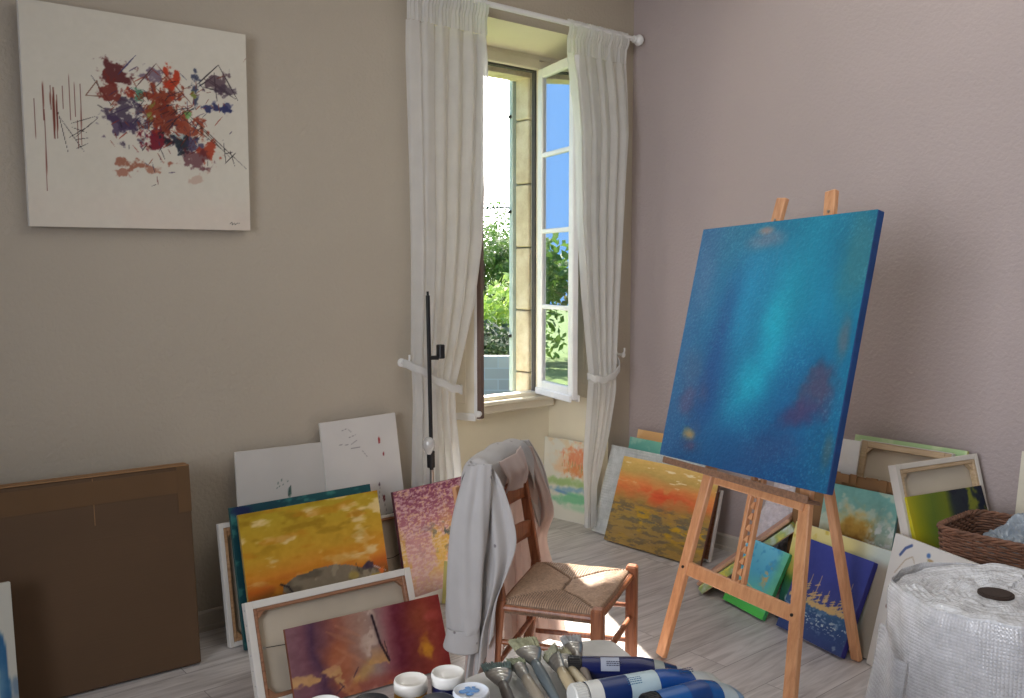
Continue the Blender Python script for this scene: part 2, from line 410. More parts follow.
MB().lathe([(0, -.02), (.014, -.016), (.018, 0), (.014, .014), (.006, .02)], (0, 0, 0), 14, Matrix.Translation((.425, -.035, .03)) @ Matrix.Rotation(RAD(90), 4, 'X')).build('knob', M_white_wood, lc)
pn = MB().box((-.33, .02, .82), (-.29, .43, 2.86), ch=.006)
for z in (.9, 1.55, 2.2): pn.box((-.338, .07, z), (-.33, .38, z + .56), ch=.003)
tag(pn.build('inner_shutter', M_cream), 'cream panelled inner shutter folded flat against the right window jamb', 'shutter')
# outer stone reveal and facade
def stone_mat():
    m, nt, b = new_mat('limestone')
    f = noise(nt, (1, 1, 1), 7, 6, .7)
    nt.links.new(ramp(nt, f, [(.25, lin((186, 168, 136))), (.5, lin((214, 202, 176))), (.75, lin((232, 224, 206)))]), b.inputs['Base Color'])
    b.inputs['Roughness'].default_value = .9; bump(nt, b, f, .6, .02); return m
M_stone = stone_mat()
w = MB()
for k in range(6): w.box((FX1 - .004, .47, .55 + .4 * k + .004), (FX1 + .3, .60, .55 + .4 * k + .396), ch=.008)
for k in range(6): w.box((FX0 - .3, .47, .55 + .4 * k + .004), (FX0 - .03, .60, .55 + .4 * k + .396), ch=.008)
w.box((FX0 - .3, .46, 2.80), (FX1 + .3, .60, 3.05)).box((FX0 - .3, .601, .62), (FX1 + .3, .66, .80)).box((FX0, .47, .70), (FX1, .601, .79))
struct('trim_2', w, M_stone)
sh = thing('outer_shutter', 'pale grey-blue wooden shutter folded back outside the window', 'shutter', (FX1 - .024, .606, .82))
M_shut = simple('faded_blue_paint', (186, 204, 204), .6, .08)
sb = MB().box((0, 0, 0), (.5, .035, 2.05), ch=.004); sb.build('shutter_board', M_shut, sh)
for z in (.35, 1.15, 1.75): MB().lathe([(.012, 0), (.012, .02)], (-.006, .017, z), 10).build('iron_pin', M_dark, sh)

# ------------------------------------------------------------------ garden
def leaf_mat(name, a, b_):
    m, nt, b = new_mat(name)
    f = noise(nt, (1, 1, 1), 1.3, 4)
    nt.links.new(ramp(nt, f, [(.3, lin(a)), (.7, lin(b_))]), b.inputs['Base Color'])
    b.inputs['Roughness'].default_value = .5
    for k in ('Transmission Weight',): pass
    e = nt.nodes.new('ShaderNodeBsdfTranslucent'); mx = nt.nodes.new('ShaderNodeMixShader'); mx.inputs[0].default_value = .45
    nt.links.new(ramp(nt, f, [(.3, lin(a)), (.7, lin(b_))]), e.inputs['Color'])
    o = nt.nodes['Material Output']; nt.links.new(b.outputs[0], mx.inputs[1]); nt.links.new(e.outputs[0], mx.inputs[2]); nt.links.new(mx.outputs[0], o.inputs['Surface'])
    return m
M_leafL = leaf_mat('lime_leaves', (120, 160, 50), (196, 214, 110)); M_leafD = leaf_mat('green_leaves', (70, 110, 40), (132, 160, 74)); M_leafX = leaf_mat('dark_leaves', (44, 64, 34), (84, 104, 56))
M_leafO = leaf_mat('olive_leaves', (120, 120, 76), (170, 168, 120)); M_bark = simple('bark', (110, 96, 80), .9, .2)
GZ = -1.35
struct('ground', MB().box((-60, .67, GZ - .1), (60, 70, GZ)), simple('meadow_grass', (92, 112, 52), .9, .25, 2, bs=.4, bscale=10))
def tree(name, label, x, y, r, h, z0, mat, n, seed, sz=.14, group=None, trunk=True):
    R = random.Random(seed); t = thing(name, label, 'tree' if trunk else 'bush', (x, y, GZ), 0, group)
    cl = [(R.uniform(-.6, .6) * r, R.uniform(-.6, .6) * r, z0 + R.uniform(.1, .9) * (h - z0), R.uniform(.3, .55) * r) for _ in range(13)]
    m = MB(); vs = []; fs = []
    for i in range(n):
        cx, cy, cz, cr = R.choice(cl); d = Vector((R.gauss(0, 1), R.gauss(0, 1), R.gauss(0, 1))).normalized() * cr * R.uniform(.55, 1.05)
        p = Vector((cx, cy, cz)) + d; a = Vector((R.uniform(-1, 1), R.uniform(-1, 1), R.uniform(-1, 1))).normalized(); b = a.orthogonal().normalized()
        s = sz * R.uniform(.5, 1.2); k = len(vs)
        vs += [p - a * s, p + b * s * .45, p + a * s, p - b * s * .45]; fs.append((k, k + 1, k + 2, k + 3))
    m.add(vs, fs); m.build('foliage', mat, t)
    if trunk:
        tb = MB(); tb.tube([(0, 0, 0), (.05, 0, h * .4), (0, .05, h * .8)], [.1, .07, .03], 7)
        for c in cl[:6]: tb.tube([(0, 0, h * .35), (c[0] * .5, c[1] * .5, (h * .35 + c[2]) / 2), (c[0], c[1], c[2])], [.04, .03, .012], 5)
        tb.build('trunk', M_bark, t)
    return t
gdir = Vector((.629, .777)); cx, cy = -4.139, -3.849
def gp(px, dep):     # a garden spot seen through the window
    fx, fy = math.cos(RAD(50.5)), math.sin(RAD(50.5)); return (cx + fx * dep + fy * (px - 512) / 890 * dep, cy + fy * dep - fx * (px - 512) / 890 * dep)
x, y = gp(484, 24); tree('garden_tree', 'slender light green tree outside, left in the window gap', x, y, 1.1, 4.3, 1.2, M_leafD, 6500, 1, .075)
x, y = gp(512, 24); tree('garden_tree', 'feathery green tree outside next to the outer shutter', x, y, 1.0, 4.5, 1.4, M_leafD, 6500, 2, .075)
x, y = gp(498, 27); tree('garden_tree', 'taller thin tree outside, behind two nearer trees', x, y, 1.5, 4.9, 1.2, M_leafD, 6000, 3, .08)
x, y = gp(488, 20); tree('garden_bush', 'bright lime bush outside, left above the block wall', x, y, 1.1, 2.5, .2, M_leafL, 3200, 4, .11, trunk=False)
x, y = gp(515, 21); tree('garden_bush', 'bright lime bush outside, right above the block wall', x, y, 1.2, 2.6, .3, M_leafL, 3200, 5, .11, trunk=False)
x, y = gp(500, 17.5); tree('garden_bush', 'dark ivy clump outside topping the block wall', x, y, .9, 1.75, .9, M_leafX, 2600, 6, .09, trunk=False)
# boundary wall, fence
x, y = gp(498, 16); fx, fy = math.cos(RAD(50.5)), math.sin(RAD(50.5))
M_block = None
def block_mat():
    m, nt, b = new_mat('grey_blockwork')
    tc = nt.nodes.new('ShaderNodeTexCoord'); mp = nt.nodes.new('ShaderNodeMapping'); mp.inputs['Rotation'].default_value = (RAD(90), 0, 0)
    nt.links.new(tc.outputs['Object'], mp.inputs['Vector'])
    br = nt.nodes.new('ShaderNodeTexBrick'); br.inputs['Scale'].default_value = 1; br.inputs['Brick Width'].default_value = .5; br.inputs['Row Height'].default_value = .2; br.inputs['Mortar Size'].default_value = .012
    br.inputs['Color1'].default_value = lin((196, 188, 178)); br.inputs['Color2'].default_value = lin((176, 168, 160)); br.inputs['Mortar'].default_value = lin((190, 188, 186))
    nt.links.new(mp.outputs[0], br.inputs['Vector']); nt.links.new(br.outputs['Color'], b.inputs['Base Color']); b.inputs['Roughness'].default_value = .9
    return m
o = MB().box((-3, 0, 0), (3, .2, 1.42)).build('boundary_wall', block_mat()); o.location = (x, y, GZ); o.rotation_euler = (0, 0, RAD(50.5 - 90))
tag(o, 'grey block garden wall outside, under the bushes', 'wall')
x, y = gp(503, 14); t = thing('garden_gate', 'rusty red gate frame with wire mesh outside the window', 'gate', (x, y, GZ), RAD(50.5 - 90))
M_rust = simple('rust', (170, 110, 90), .8)
MB().tube([(-.18, 0, 0), (-.18, 0, 1.0), (1.0, 0, 1.0), (1.0, 0, 0)], .018, 6).build('gate_frame', M_rust, t)
ms = MB()
for k in range(12): ms.tube([(-.18 + k * .1, 0, 0), (-.18 + k * .1, 0, 1.0)], .004, 4)
for k in range(10): ms.tube([(-.18, 0, k * .1), (1.0, 0, k * .1)], .004, 4)
ms.build('wire_mesh', M_rust, t)
x, y = gp(495, 12); o = MB().tube([(-6, 0, 2.45), (-3, 0, 2.42), (0, 0, 2.44), (6, 0, 2.58)], .012, 5).build('overhead_cable', M_dark)
o.location = (x, y, 0); o.rotation_euler = (0, 0, RAD(50.5 - 90)); tag(o, 'thin dark cable crossing the sky outside the window', 'cable')
# trees and bushes further left: seen mirrored in the open casement
for k, (dx, yy, sc, m, lab) in enumerate(((-8.2, 22, .9, M_leafO, 'olive bush far out in the meadow, left of the others'), (-4.4, 23.5, .95, M_leafD, 'mid-green bush in the meadow between two olive ones'), (-.9, 22, .9, M_leafO, 'olive bush far out in the meadow, nearest the garden trees'), (-12.2, 25, 1.05, M_leafD, 'wide green bush at the far left of the meadow'))):
    tree('meadow_bush', lab, dx, yy, 2.5 * sc, 3.7 * sc, .1, m, 3800, 20 + k, .2, trunk=False)

# ------------------------------------------------------------------ canvases
def canvas_matrix(p, t):
    x, y, yaw, lean, w, h, roll, z0 = p
    a, l, ro = RAD(yaw), RAD(lean), RAD(roll)
    n = Vector((math.cos(a), math.sin(a), 0)); r = Vector((-n.y, n.x, 0)); up = -n * math.sin(l) + Vector((0, 0, math.cos(l))); N = n * math.cos(l) + Vector((0, 0, math.sin(l)))
    X = r * math.cos(ro) + up * math.sin(ro); Z = -r * math.sin(ro) + up * math.cos(ro); Yb = -N
    o = Vector((x, y, z0)); low = min((o + X * u + Yb * d).z for u in (-w / 2, w / 2) for d in (0, t))
    if z0 < .005: o.z += -low + .001
    return Matrix(((X.x, Yb.x, Z.x, o.x), (X.y, Yb.y, Z.y, o.y), (X.z, Yb.z, Z.z, o.z), (0, 0, 0, 1)))
ALL_CANVAS = 'canvases leaning around the room'
def front_canvas(name, label, p, art, t=.02, side=None, mat=None, res=170, group=ALL_CANVAS, cat='painting', board=False):
    """a painted canvas showing its face"""
    w, h = p[4], p[5]; T = thing(name, label, cat, group=group, M=canvas_matrix(p, t))
    b = MB().box((-w / 2, .0015, 0), (w / 2, t, h), ch=.002)
    b.build('canvas_edge', side or M_canvas_white, T)
    if not board:
        k = MB(); s = .035
        k.box((-w / 2 + .004, t, .004), (-w / 2 + s, t + .003, h - .004)).box((w / 2 - s, t, .004), (w / 2 - .004, t + .003, h - .004))
        k.box((-w / 2 + s, t, .004), (w / 2 - s, t + .003, s)).box((-w / 2 + s, t, h - s), (w / 2 - s, t + .003, h - .004)); k.build('stretcher_frame', M_stretch, T)
    A = Art(w, h, res, (220, 215, 205)); art(A)
    art_mesh('painted_face', w - .001, h, A, mat or M_paint, T)
    return T
def back_canvas(name, label, p, t=.035, bar=.045, rim=.012, wmat=None, cloth=None, cat='canvas', group=ALL_CANVAS, wire=False, edge=None, staples=False, brace=False):
    """a canvas turned to the wall: folded white rim, wooden bars, raw cloth"""
    w, h = p[4], p[5]; T = thing(name, label, cat, group=group, M=canvas_matrix(p, t)); wm = wmat or M_stretch
    MB().box((-w / 2 + .004, t * .78, .004), (w / 2 - .004, t, h - .004)).build('canvas_cloth', cloth or M_canvas_back, T)
    r = MB(); e = rim
    r.box((-w / 2, 0, 0), (-w / 2 + e, t + .001, h), ch=.002).box((w / 2 - e, 0, 0), (w / 2, t + .001, h), ch=.002).box((-w / 2 + e, 0, 0), (w / 2 - e, t + .001, e), ch=.002).box((-w / 2 + e, 0, h - e), (w / 2 - e, t + .001, h), ch=.002)
    r.build('folded_edge', edge or M_canvas_white, T)
    b0 = .002; i = w / 2 - e; d = t * .75
    for lo, hi in (((-i, b0, e), (-i + bar, d, h - e)), ((i - bar, b0, e), (i, d, h - e)), ((-i + bar, b0, e), (i - bar, d, e + bar)), ((-i + bar, b0, h - e - bar), (i - bar, d, h - e))):
        MB().box(lo, hi, ch=.003).build('stretcher_bar', wm, T)
    for sx in (-1, 1):
        for z in (e + bar, h - e - bar):
            s2 = 1 if z < h / 2 else -1; x_ = sx * (i - bar); wz = .028
            q = MB().add([(x_, b0 + .004, z), (x_ - sx * wz, b0 + .004, z), (x_, b0 + .004, z + s2 * wz), (x_, d, z), (x_ - sx * wz, d, z), (x_, d, z + s2 * wz)], [(0, 1, 2), (3, 5, 4), (0, 3, 4, 1), (1, 4, 5, 2), (2, 5, 3, 0)])
            q.build('corner_wedge', wm, T)
    if wire:
        wr = MB().tube([(-i + .02, -.001, h * .55), (-i + .1, -.004, h * .535), (i - .1, -.004, h * .50), (i - .02, -.001, h * .55)], .0016, 5).build('hanging_wire', M_dark, T)
        MB().lathe([(.006, 0), (.006, .004), (.002, .004)], (0, 0, 0), 10, Matrix.Translation((-i + .02, 0, h * .55)) @ Matrix.Rotation(RAD(90), 4, 'X')).build('wire_eyelet', M_metal, wr)
    if staples:
        s3 = MB()
        for k in range(7): s3.box((-w / 2 - .0008, .01, .03 + k * (h - .06) / 6), (-w / 2 + .001, .018, .034 + k * (h - .06) / 6))
        s3.build('staples', M_metal, T)
    return T

# ---- art functions
QW = [(17.5, -1), (243, 33), (29, 223), (252.5, 234)]
def hom(q):
    src = [(0, 1), (1, 1), (0, 0), (1, 0)]; A = []; B = []
    for (u, v), (x, y) in zip(src, q):
        A.append([x, y, 1, 0, 0, 0, -u * x, -u * y]); B.append(u); A.append([0, 0, 0, x, y, 1, -v * x, -v * y]); B.append(v)
    s = np.linalg.solve(np.array(A, float), np.array(B, float))
    return lambda x, y: (((s[0] * x + s[1] * y + s[2]) / (s[6] * x + s[7] * y + 1)), ((s[3] * x + s[4] * y + s[5]) / (s[6] * x + s[7] * y + 1)))
HW = hom([(a * 2.792, b * 2.792) for a, b in QW])
def a_abstract(A):
    A.c[:] = (222, 216, 200); A.mix((208, 200, 184), A.n(3) * .5); A.mix((226, 205, 190), sst(1 - A.V, .75, .95) * A.n(5) * .6); A.var(3, 40)
    P = HW; R = random.Random(5)
    def L(pts, w, col, op=.9): A.line([P(*p) for p in pts], w, col, op)
    def B(x, y, rx, ry, col, op=.9, ang=0, wob=1.5, soft=.4): u, v = P(x, y); A.blob(u, v, rx / 640, ry / 600, col, op, ang, soft, wob, 34)
    dr = (110, 40, 26); rd = (150, 46, 26); br = (140, 66, 40); pu = (70, 52, 84); nv = (30, 34, 66); bk = (40, 32, 36)
    for x, y0, y1, w in ((92, 270, 400, .0022), (114, 215, 330, .0035), (120, 300, 525, .0028), (135, 235, 300, .004), (143, 240, 380, .007), (152, 260, 380, .004), (168, 235, 300, .002), (185, 185, 330, .0025), (200, 210, 320, .0022), (216, 230, 400, .0025), (210, 330, 410, .002)):
        L([(x, y0), (x + (y1 - y0) * .04, y1)], w, dr)
    for a in (((155, 300), (185, 420)), ((160, 320), (230, 420)), ((190, 340), (260, 320)), ((195, 385), (265, 325)), ((195, 350), (235, 365)), ((185, 380), (245, 345)), ((200, 385), (240, 380)), ((205, 410), (240, 395))): L(a, .002, bk)
    L([(245, 205), (310, 300)], .003, bk); L([(232, 262), (262, 222), (275, 265), (232, 262)], .003, (120, 80, 60))
    B(315, 210, 40, 32, (90, 32, 34)); B(300, 245, 25, 35, (120, 44, 36)); L([(320, 205), (368, 152)], .004, (60, 60, 100)); B(350, 260, 16, 14, rd); B(380, 262, 16, 16, (60, 120, 90), .8)
    B(345, 330, 55, 48, (70, 56, 76), .85, -.5); B(330, 345, 35, 30, pu, .8); L([(290, 320), (375, 285)], .003, pu); L([(375, 285), (410, 330)], .003, pu)
    B(440, 290, 44, 72, (140, 58, 34), .95, -.2); B(425, 205, 38, 20, (110, 90, 110), .8); B(470, 225, 18, 40, (190, 60, 30), .95); B(462, 330, 30, 44, (120, 44, 28)); B(415, 320, 12, 30, (130, 150, 60), .7)
    L([(370, 240), (425, 175)], .004, (90, 60, 60)); L([(425, 175), (530, 290)], .003, dr); B(520, 355, 40, 34, (150, 64, 40), .9); B(515, 318, 14, 14, (110, 170, 90), .8)
    B(425, 390, 42, 24, (120, 22, 40), .95); B(490, 390, 44, 26, (24, 34, 44), .9); B(495, 378, 18, 9, (190, 210, 205), .8); B(540, 405, 34, 20, (60, 52, 84), .8); B(582, 425, 24, 36, (170, 60, 34), .9); B(550, 440, 40, 26, (90, 40, 50), .7)
    B(360, 458, 38, 14, (150, 84, 60), .8); B(335, 480, 22, 10, (160, 90, 66), .7); B(420, 472, 26, 10, (160, 92, 66), .7); B(472, 452, 26, 10, (150, 74, 50), .75); B(545, 500, 30, 14, (190, 150, 130), .5, .6)
    for a in (((540, 235), (602, 178)), ((602, 178), (660, 278)), ((560, 215), (655, 275)), ((590, 200), (600, 280)), ((560, 240), (620, 255)), ((570, 215), (640, 262)), ((545, 240), (590, 210))): L(a, .004, bk)
    B(590, 225, 34, 30, (84, 62, 72), .8); B(620, 250, 26, 14, (74, 58, 72), .75); B(538, 255, 14, 38, (50, 56, 84), .85); B(535, 268, 8, 14, (120, 130, 50), .9); B(600, 300, 32, 15, (40, 44, 90), .9); B(630, 295, 12, 14, (50, 54, 100), .8)
    for a in (((470, 300), (620, 420)), ((500, 300), (690, 475)), ((450, 360), (520, 300)), ((540, 340), (640, 440)), ((440, 410), (455, 445)), ((620, 390), (630, 460)), ((640, 420), (655, 465)), ((625, 460), (660, 425)), ((625, 430), (650, 425))): L(a, .0026, bk, .85)
    for _ in range(230):
        x = R.gauss(450, 72); y = R.gauss(320, 60); l = R.uniform(8, 34); a = R.choice([.8, -.8, 1.3, -.4]) + R.uniform(-.3, .3)
        L([(x, y), (x + l * math.cos(a), y + l * math.sin(a))], R.uniform(.0015, .004), R.choice([dr, rd, br, pu, nv, bk]), .7)
    L([(645, 632), (650, 628), (652, 636), (657, 630), (660, 635), (668, 630), (672, 631)], .0016, (30, 30, 30))
def a_blue(A):
    U, V = A.U, A.V
    A.vgrad([(0, (0, 74, 130)), (.3, (0, 100, 152)), (.6, (0, 126, 170)), (1, (24, 112, 146))], .25)
    A.mix((44, 100, 152), (1 - sst(U, .0, .26)) * .7); A.mix((0, 74, 140), np.exp(-((U - .27 - .16 * (V - .5)) / .09) ** 2) * (1 - sst(V, .55, .95)) * sst(V, .05, .3) * .8)
    A.mix((0, 146, 190), np.exp(-((U - .32 - .1 * V) / .09) ** 2) * np.exp(-((V - .66) / .22) ** 2) * .8)
    A.mix((0, 178, 206), np.exp(-((U - .50 - .30 * (V - .35)) / .10) ** 2) * sst(V, .12, .34) * (1 - sst(V, .6, .95)) * (.5 + .9 * A.n(5, 9)))
    A.mix((0, 96, 150), np.exp(-((U - .47) / .07) ** 2) * np.exp(-((V - .5) / .25) ** 2) * .5 * A.n(6, 3))
    A.mix((0, 132, 162), np.exp(-((U - .70) / .16) ** 2) * sst(V, .4, .7) * .7); A.mix((6, 104, 130), sst(U, .74, .95) * .7 * A.n(4))
    A.blob(.86, .36, .11, .13, (84, 66, 96), .8, .9, .9, .9, 7); A.blob(.80, .25, .15, .06, (74, 54, 100), .75, .5, .9, .9, 7); A.blob(.95, .54, .04, .12, (124, 104, 108), .6, 0, .9); A.blob(.68, .12, .2, .08, (44, 72, 122), .6, .3, .9); A.blob(.97, .14, .03, .08, (90, 100, 100), .6, 0, .9)
    A.blob(.14, .24, .11, .12, (82, 82, 124), .8, 0, .9, .9, 8); A.blob(.17, .11, .06, .03, (178, 148, 92), .95, 0, .8, .8, 12); A.blob(.21, .065, .08, .05, (104, 70, 104), .7, 0, .9, .8); A.blob(.12, .38, .09, .1, (84, 98, 134), .5, 0, .9)
    A.blob(.44, .93, .13, .05, (118, 122, 142), .7, .1, .9); A.blob(.42, .965, .06, .02, (176, 138, 124), .7, 0, .9); A.blob(.09, .78, .1, .2, (74, 118, 160), .6, 0, .9); A.blob(.95, .82, .10, .25, (60, 124, 132), .7, 0, .9)
    A.mix((130, 190, 210), sst(A.n(150, 150, 2), .6, .75) * .22 * sst(A.n(3), .3, .6)); A.var(7, 70); A.var(9, 5)
def a_yellow(A):
    A.vgrad([(0, (96, 78, 20)), (.3, (130, 96, 24)), (.36, (120, 74, 20)), (.44, (190, 96, 24)), (.52, (216, 140, 44)), (.66, (206, 158, 44)), (1, (182, 156, 36))], .1, 3)
    A.mix((232, 206, 150), sst(A.n(5, 12), .53, .68) * sst(A.V, .42, .55) * .85); A.mix((156, 120, 14), sst(A.n(5, 12), .53, .7) * sst(A.V, .6, .8) * .7); A.mix((200, 130, 20), sst(A.n(4, 12), .55, .68) * .5)
    edge = np.interp(A.U, [0, .20, .23, .34, .62, .8, .84, .97, 1], [0, 0, .42, .475, .50, .42, .45, .34, .0]) + (A.n(12) - .5) * .03
    m = ((A.V < edge) & (A.U > .23)) * 1.0; A.mix((130, 118, 98), m); A.mix((100, 90, 74), m * sst(A.n(6, 14), .45, .62)); A.mix((158, 146, 122), m * sst(A.n(14, 10), .58, .68) * .8)
    A.mix((128, 88, 52), (A.U > .225) & (A.U < .30) & (A.V < .40 - (A.U - .225) * 1.2)); A.line([(.22, .44), (.27, .41), (.33, .28)], .008, (34, 28, 34)); A.line([(.76, .47), (.78, .40)], .004, (70, 60, 50))
    A.line([(.84, .45), (.98, .36)], .005, (196, 180, 180)); A.blob(.86, .43, .05, .03, (60, 44, 66), .9, 0, .4, .9, 20); A.blob(.95, .37, .025, .03, (226, 110, 40), .95, 0, .4, .9, 20); A.blob(.74, .38, .05, .05, (180, 156, 70), .7, 0, .5, .9, 20); A.blob(.9, .34, .05, .02, (190, 160, 60), .7, 0, .5, .9, 20); A.var(8, 30)
def a_pink(A):
    A.vgrad([(0, (222, 176, 176)), (.25, (224, 176, 168)), (.5, (206, 150, 150)), (.72, (176, 110, 124)), (1, (120, 54, 84))], .2, 4)
    A.mix((222, 178, 80), sst(A.n(5, 3), .5, .64) * np.exp(-((A.V - .42) / .25) ** 2)); A.mix((240, 216, 208), sst(A.n(24, 90), .5, .6) * .6); A.mix((160, 96, 120), sst(A.n(24, 90), .56, .64) * .4 * sst(A.V, .3, .8)); A.mix((236, 190, 90), sst(A.n(5, 5), .5, .6) * np.exp(-((A.V - .3) / .12) ** 2) * .8)
    A.mix((90, 96, 90), sst(A.n(12, 12), .58, .64) * np.exp(-(((A.U - .66) / .28) ** 2 + ((A.V - .52) / .14) ** 2))); A.mix((230, 196, 150), sst(A.n(40, 60), .6, .64) * .6)
def a_crimson(A):
    A.ugrad([(0, (128, 88, 96)), (.1, (120, 76, 88)), (.18, (84, 52, 76)), (.3, (148, 88, 72)), (.44, (166, 132, 116)), (.52, (156, 132, 124)), (.6, (146, 88, 94)), (.68, (108, 36, 54)), (.78, (124, 50, 46)), (.88, (150, 62, 48)), (1, (130, 36, 40))], .16, 3)
    A.blob(.3, .45, .14, .3, (176, 100, 64), .7, .7, .7, .8, 6); A.mix((196, 150, 100), sst(A.n(10, 5), .58, .68) * (1 - sst(A.V, .3, .6)) * (A.U < .6)); A.blob(.42, .2, .12, .12, (206, 166, 90), .6, .5, .8, .9, 12)
    A.mix((200, 176, 160), sst(A.n(12, 4), .56, .68) * np.exp(-((A.U - .5) / .06) ** 2)); A.line([(.535, .92), (.56, .55), (.6, .3)], .009, (40, 22, 34)); A.line([(.585, .6), (.6, .35)], .004, (60, 30, 44))
    A.blob(.86, .36, .05, .2, (214, 150, 40), .9, .2, .8, .9, 14); A.blob(.83, .75, .09, .25, (160, 84, 50), .6, 0, .9); A.blob(.5, .06, .3, .14, (150, 60, 50), .6, 0, .9); A.blob(.93, .75, .05, .08, (180, 80, 70), .7, 0, .8, .8, 14)
    for (a, b, c, d) in ((.24, .85, .4, .62), (.3, .9, .44, .7), (.28, .62, .48, .3), (.2, .3, .34, .5), (.34, .16, .4, .26), (.3, .08, .36, .2)): A.line([(a, b), (c, d)], .016, (186, 128, 96), .35)
    for (a, b, c, d) in ((.36, .2, .4, .32), (.24, .06, .3, .14), (.27, .2, .3, .1)): A.line([(a, b), (c, d)], .006, (70, 40, 60), .7)
    A.var(12, 26, 18)
def a_dots(A):
    A.c[:] = (214, 210, 204); A.mix((196, 192, 190), A.n(3) * .6)
    for x, y, c, r in ((.74, .86, (150, 30, 30), .016), (.78, .78, (140, 30, 34), .014), (.68, .62, (90, 60, 70), .012), (.72, .54, (110, 20, 26), .017), (.82, .44, (60, 60, 70), .016)): A.blob(x, y, r, r * 1.1, c, 1, 0, .4, .6, 30)
    for p in ([(.25, .94), (.33, .95), (.38, .93)], [(.2, .87), (.36, .86), (.45, .88)], [(.36, .84), (.48, .84)], [(.5, .82), (.56, .78)], [(.35, .9), (.44, .91)], [(.68, .6), (.64, .5), (.66, .44), (.74, .45), (.7, .56)], [(.5, .5), (.49, .46)], [(.4, .46), (.39, .4)], [(.82, .46), (.84, .42)]): A.line(p, .0035, (120, 116, 116), .8, False)
def a_small(A):
    A.c[:] = (206, 202, 196); A.mix((190, 186, 180), A.n(3) * .6)
    for x, y in ((.42, .80), (.46, .815), (.52, .81), (.43, .785), (.47, .79), (.41, .77)): A.line([(x, y), (x + .015, y - .014)], .006, (80, 110, 100), .9)
    A.blob(.55, .74, .02, .04, (70, 100, 90), .9, -.2, .5, .7, 30); A.line([(.53, .71), (.56, .77)], .006, (50, 70, 70))
def a_teal(A): A.c[:] = (34, 92, 92); A.mix((20, 64, 78), A.n(5)); A.mix((80, 150, 140), sst(A.n(9, 14), .58, .7) * .6); A.blob(.08, .97, .08, .05, (24, 36, 80), .9)
def a_pale(A):
    A.c[:] = (224, 222, 208); R = random.Random(3)
    A.mix((226, 206, 170), sst(A.n(5), .5, .65) * sst(A.V, .4, .6) * .8)
    A.blob(.68, .78, .27, .17, (226, 126, 84), .8, 0, .6, .8, 14); A.blob(.4, .7, .2, .16, (236, 190, 140), .6, 0, .8, .9); A.blob(.7, .62, .3, .08, (222, 140, 80), .7, 0, .6, .9, 18)
    A.blob(.5, .47, .5, .06, (150, 186, 110), .8, 0, .7, .7); A.blob(.55, .39, .42, .05, (120, 170, 196), .8, .1, .7, .7, 12); A.blob(.45, .34, .3, .02, (90, 140, 190), .7, -.1); A.blob(.55, .28, .5, .07, (120, 196, 146), .9, .1, .6, .6); A.blob(.7, .18, .3, .06, (160, 210, 170), .7, 0, .8)
    for _ in range(40): x = R.uniform(.35, .95); A.line([(x, R.uniform(.6, .7)), (x + .01, R.uniform(.7, .85))], .004, R.choice([(236, 200, 150), (220, 110, 70), (150, 160, 100)]), .6)
    A.mix((230, 228, 216), (1 - sst(A.U, .0, .14)) * .9); A.mix((226, 224, 212), (1 - sst(A.V, .04, .16)) * .9)
def a_autumn(A):
    A.vgrad([(0, (172, 138, 74)), (.12, (162, 132, 78)), (.3, (168, 138, 70)), (.5, (172, 132, 66)), (.62, (216, 124, 66)), (.72, (226, 144, 74)), (.84, (198, 164, 88)), (1, (222, 184, 104))], .12, 3, 5)
    A.mix((226, 88, 40), sst(A.n(6, 6), .42, .56) * np.exp(-((A.V - .62 + .05 * (A.U - .5)) / .09) ** 2) * np.exp(-((A.U - .52) / .3) ** 2)); A.mix((108, 96, 78), sst(A.n(9, 26, 5, .65), .5, .62) * (1 - sst(A.V, .45, .56)) * .75)
    A.mix((206, 162, 34), sst(A.n(5, 12), .55, .64) * np.exp(-((A.V - .3) / .16) ** 2)); A.mix((104, 100, 86), sst(A.n(7, 24, 5, .65), .54, .64) * np.exp(-((A.V - .36) / .1) ** 2)); A.mix((240, 224, 180), sst(A.n(5, 24), .66, .7) * sst(A.V, .68, .8)); A.var(10, 24, 60)
def a_band(c1, c2, c3=None):
    def f(A): A.vgrad([(0, c2), (.8, c2), (1, c1)], .1); A.mix(c3 or c1, sst(A.n(7), .55, .7) * .5)
    return f
def a_lightblue(A):
    A.vgrad([(0, (84, 190, 90)), (.1, (84, 196, 96)), (.2, (90, 200, 140)), (.34, (100, 196, 190)), (.6, (84, 180, 214)), (1, (110, 196, 222))], .1, 4); A.mix((60, 150, 200), sst(A.n(8), .5, .66) * sst(A.V, .4, .6) * .7)
    A.mix((110, 206, 140), sst(A.U, .72, 1) * .7); A.mix((200, 170, 110), sst(A.n(12, 20), .5, .6) * np.exp(-(((A.U - .72) / .08) ** 2 + ((A.V - .55) / .16) ** 2))); A.line([(.1, .44), (.55, .34)], .012, (196, 200, 140)); A.mix((84, 200, 84), 1 - sst(A.V, .06, .16))
